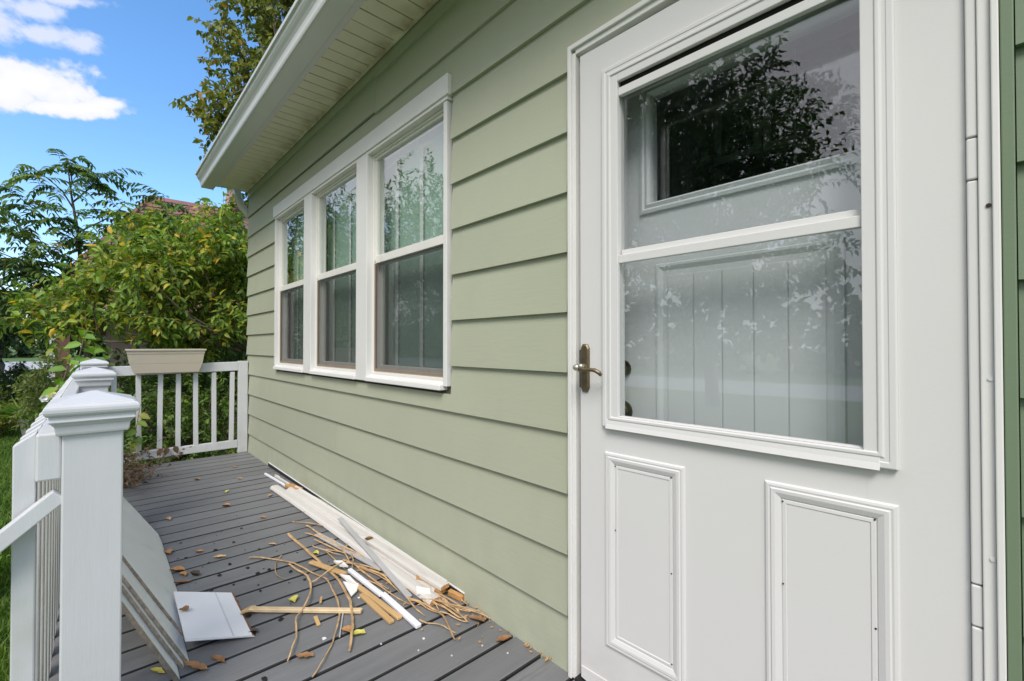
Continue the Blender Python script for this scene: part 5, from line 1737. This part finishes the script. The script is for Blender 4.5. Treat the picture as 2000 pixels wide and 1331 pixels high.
# ------------------------------------------------------------------ the neighbour's house beyond the trees
nh = empty('neighbour_house', (-16, 1, GZ), 'neighbouring house with a steep reddish shingle roof half hidden by the trees', 'house')
t = MB()
t.box(-19.0, -13.2, -0.9, 9.0, GZ, 1.7)
t.build('wall', M['pinkwall'], nh)
ridge, hip, back = (-15.5, -0.03, 5.06), (-12.3, -2.04, 1.79), (-19.6, -2.04, 1.4)
t = MB()
t.add([ridge, hip, (-12.3, 9, 1.79), (-15.5, 9, 5.06), (-19.6, 9, 1.4), back], [(0, 1, 2, 3), (0, 3, 4, 5), (0, 5, 1)])
t.build('roof', M['roofshingle'], nh, fix=False)
rowm = MB()
for i in range(26):
    f0, f1 = i / 26, (i + 1) / 26 + 0.01
    def on(f, y_end):
        return (-12.3 + (-3.2) * f, (-2.04 + 2.01 * f) if y_end else 9.0, 1.79 + 3.27 * f)
    a, b, c, d = on(f0, True), on(f0, False), on(f1, False), on(f1, True)
    lift = 0.035
    rowm.add([(a[0] + lift * .7, a[1], a[2] + lift * .7), (b[0] + lift * .7, b[1], b[2] + lift * .7), (c[0] + .006, c[1], c[2] + .006), (d[0] + .006, d[1], d[2] + .006), a, b],
             [(0, 1, 2, 3), (0, 4, 5, 1)])
tag(rowm.build('shingle_rows', M['roofshingle'], nh, fix=False), kind='stuff')
t = MB()
t.bar((-12.27, -2.05, 1.74), (-15.47, -0.04, 5.03), 0.10, 0.16)
t.build('barge_board', M['brickpost'], nh)
t = MB()
t.box(-12.32, -12.18, -1.2, 0.2, 1.66, 1.80)
t.build('gutter', M['white'], nh)
t = MB()
t.box(-12.60, -12.45, -1.72, -1.52, GZ, 1.75)
t.build('porch_post', M['brickpost'], nh)
t = MB()
t.box(-12.59, -12.46, -1.80, -1.7201, GZ, 1.7)
t.build('post_trim', M['white'], nh)
t = MB()
t.box(-14.2, -13.8, 1.40, 1.62, 3.0, 5.15)
t.build('chimney', M['pinkwall'], nh)
t = MB()
t.loft([[(-13.0, 0.55, 3.7), (-13.0, 2.6, 3.7), (-13.0, 1.6, 4.62)], [(-15.2, 0.55, 3.7), (-15.2, 2.6, 3.7), (-15.2, 1.6, 4.62)]])
t.build('dormer', M['pinkwall'], nh)
t = MB()
t.bar((-12.97, 0.45, 3.66), (-12.97, 1.62, 4.68), 0.30, 0.07)
t.bar((-12.97, 2.7, 3.66), (-12.97, 1.60, 4.685), 0.30, 0.07)
t.build('dormer_barge', M['brickpost'], nh)
t = MB()
t.box(-13.19, -13.15, 0.9, 2.2, 0.4, 1.5)
w_ = t.build('window', M['white'], nh)
t = MB()
t.box(-13.149, -13.13, 1.0, 2.1, 0.5, 1.4)
t.build('pane', M['glass'], w_)

# far things: shade tree by the road, dark planter box, hedge line
make_tree('shade_tree', 'dark green shade tree with a bare trunk by the pale road', 'tree', (-28.0, -4.05, GZ), [(-28.0, -4.05, 1.2)],
          [(-28.0, -4.4, 2.3, 1.6, 1.9, 1.35), (-28.0, -5.6, 2.2, 1.5, 1.5, 1.2)], 560, 12, 0.6, 0.20, 0.55, M['leafdark'], M['bark'], 71, r0=0.14, tint=(0.55, 0.3), nb=16, shell=1.2, twig_r=0.01)
t = MB()
t.loft([t.sqring(-27.0, -3.05, GZ, 0.26, 0.36), t.sqring(-27.0, -3.05, GZ + 0.62, 0.34, 0.48), t.sqring(-27.0, -3.05, GZ + 0.70, 0.38, 0.52), t.sqring(-27.0, -3.05, GZ + 0.70, 0.30, 0.44), t.sqring(-27.0, -3.05, GZ + 0.6, 0.30, 0.44)])
tag(t.build('planter_tub', M['bronze']), 'dark square tub standing before the pale road', 'tub')
rg = np.random.default_rng(81)
farrow = [(x, -33 - 2 * math.sin(x * .2), 2.0 + 0.8 * math.sin(x * .5), 4.5, 3.5, 3.4 + 1.2 * abs(math.sin(x * .37))) for x in np.arange(-60, 60, 5.0)]
tws, (P, D, U, L, W, T) = crown(farrow + [(-95, y, 0.6 + 1.2 * abs(math.sin(y * .31)), 5, 5.5, 3.2 + 1.6 * abs(math.sin(y * .7))) for y in np.arange(-70, 60, 6.0)], 6000, 8, 1.2, 0.75, 0.7, rg, (0.4, 0.35), 1.2, 0.2)
tag(leaves_mesh('treeline', P, D, U, L, W, T, M['leafdark']), 'distant line of dark trees across the road', 'treeline', kind='stuff')

# trees across the front yard: what the panes of door and windows mirror
make_tree('yard_tree', 'broad leafy yard tree whose dark crown is mirrored in the door glass', 'tree', (-5.0, -11.8, GZ), [(-5.0, -11.8, 1.6), (-4.9, -11.7, 3.0)],
          [(-7.8, -11.5, 7.0, 3.0, 2.4, 4.0), (-5.1, -11.5, 6.7, 2.3, 2.2, 3.0), (-3.3, -11.5, 5.6, 1.4, 1.6, 2.0), (-4.6, -11.0, 3.2, 3.4, 1.8, 1.1)], 2600, 14, 0.8, 0.17, 0.5, M['leafdark'], M['bark'], 91, r0=0.2, tint=(0.5, 0.3), nb=50, clip=None, shell=0.9)
make_tree('yard_tree', 'spiky topped yard tree mirrored in the pane nearest the door', 'tree', (-13.5, -8.2, GZ), [(-13.5, -8.2, 1.2), (-13.4, -8.2, 2.6)],
          [(-13.4, -8.2, 4.4, 2.2, 2.4, 3.3), (-11.8, -9.6, 4.2, 1.8, 1.8, 2.9), (-14.2, -6.6, 4.2, 1.6, 1.6, 3.0)], 2300, 12, 0.75, 0.125, 0.46, M['leafhedge'], M['bark'], 92, r0=0.16, tint=(0.4, 0.3), nb=34, clip=None, droop=-0.2, shell=0.9)
make_tree('yard_tree', 'rounded yard tree mirrored in the two farther window panes', 'tree', (-15.5, -4.9, GZ), [(-15.5, -4.9, 1.2), (-15.4, -4.9, 2.4)],
          [(-15.5, -5.0, 4.0, 1.8, 1.5, 2.7), (-17.5, -5.6, 3.8, 1.6, 1.5, 2.6)], 1500, 12, 0.65, 0.125, 0.46, M['leafhedge'], M['bark'], 93, r0=0.14, tint=(0.35, 0.3), nb=28, clip=None, shell=0.9)

# lawn grass where it shows, past the railing
rg = np.random.default_rng(101)
n = 60000
x = -2.2 - 13.0 * rg.random(n) ** 1.5
y = -1.38 - rg.random(n) ** 1.3 * 3.2 * (0.4 + 0.6 * (-x) / 13)
P = np.stack([x, y, np.full(n, GZ)], 1)
D = np.stack([rg.normal(0, 0.35, n), rg.normal(0, 0.35, n), np.ones(n)], 1)
U = rg.normal(size=(n, 3)) + np.array([0, 0, 0.2])
pat = 0.5 + 0.35 * np.sin(x * 1.7 + 1.3 * np.sin(y * 2.2)) * np.cos(y * 2.6 + x * .6)
T = np.clip(rg.normal(0.35, 0.22, n) + 0.35 * (pat - 0.5), 0, 1)
tag(leaves_mesh('grass', P, D, U, rg.uniform(0.05, 0.11, n), rg.uniform(0.006, 0.012, n), T, M['grass'], droop=0.3), 'short green lawn grass beyond the porch railing', 'grass', kind='stuff')
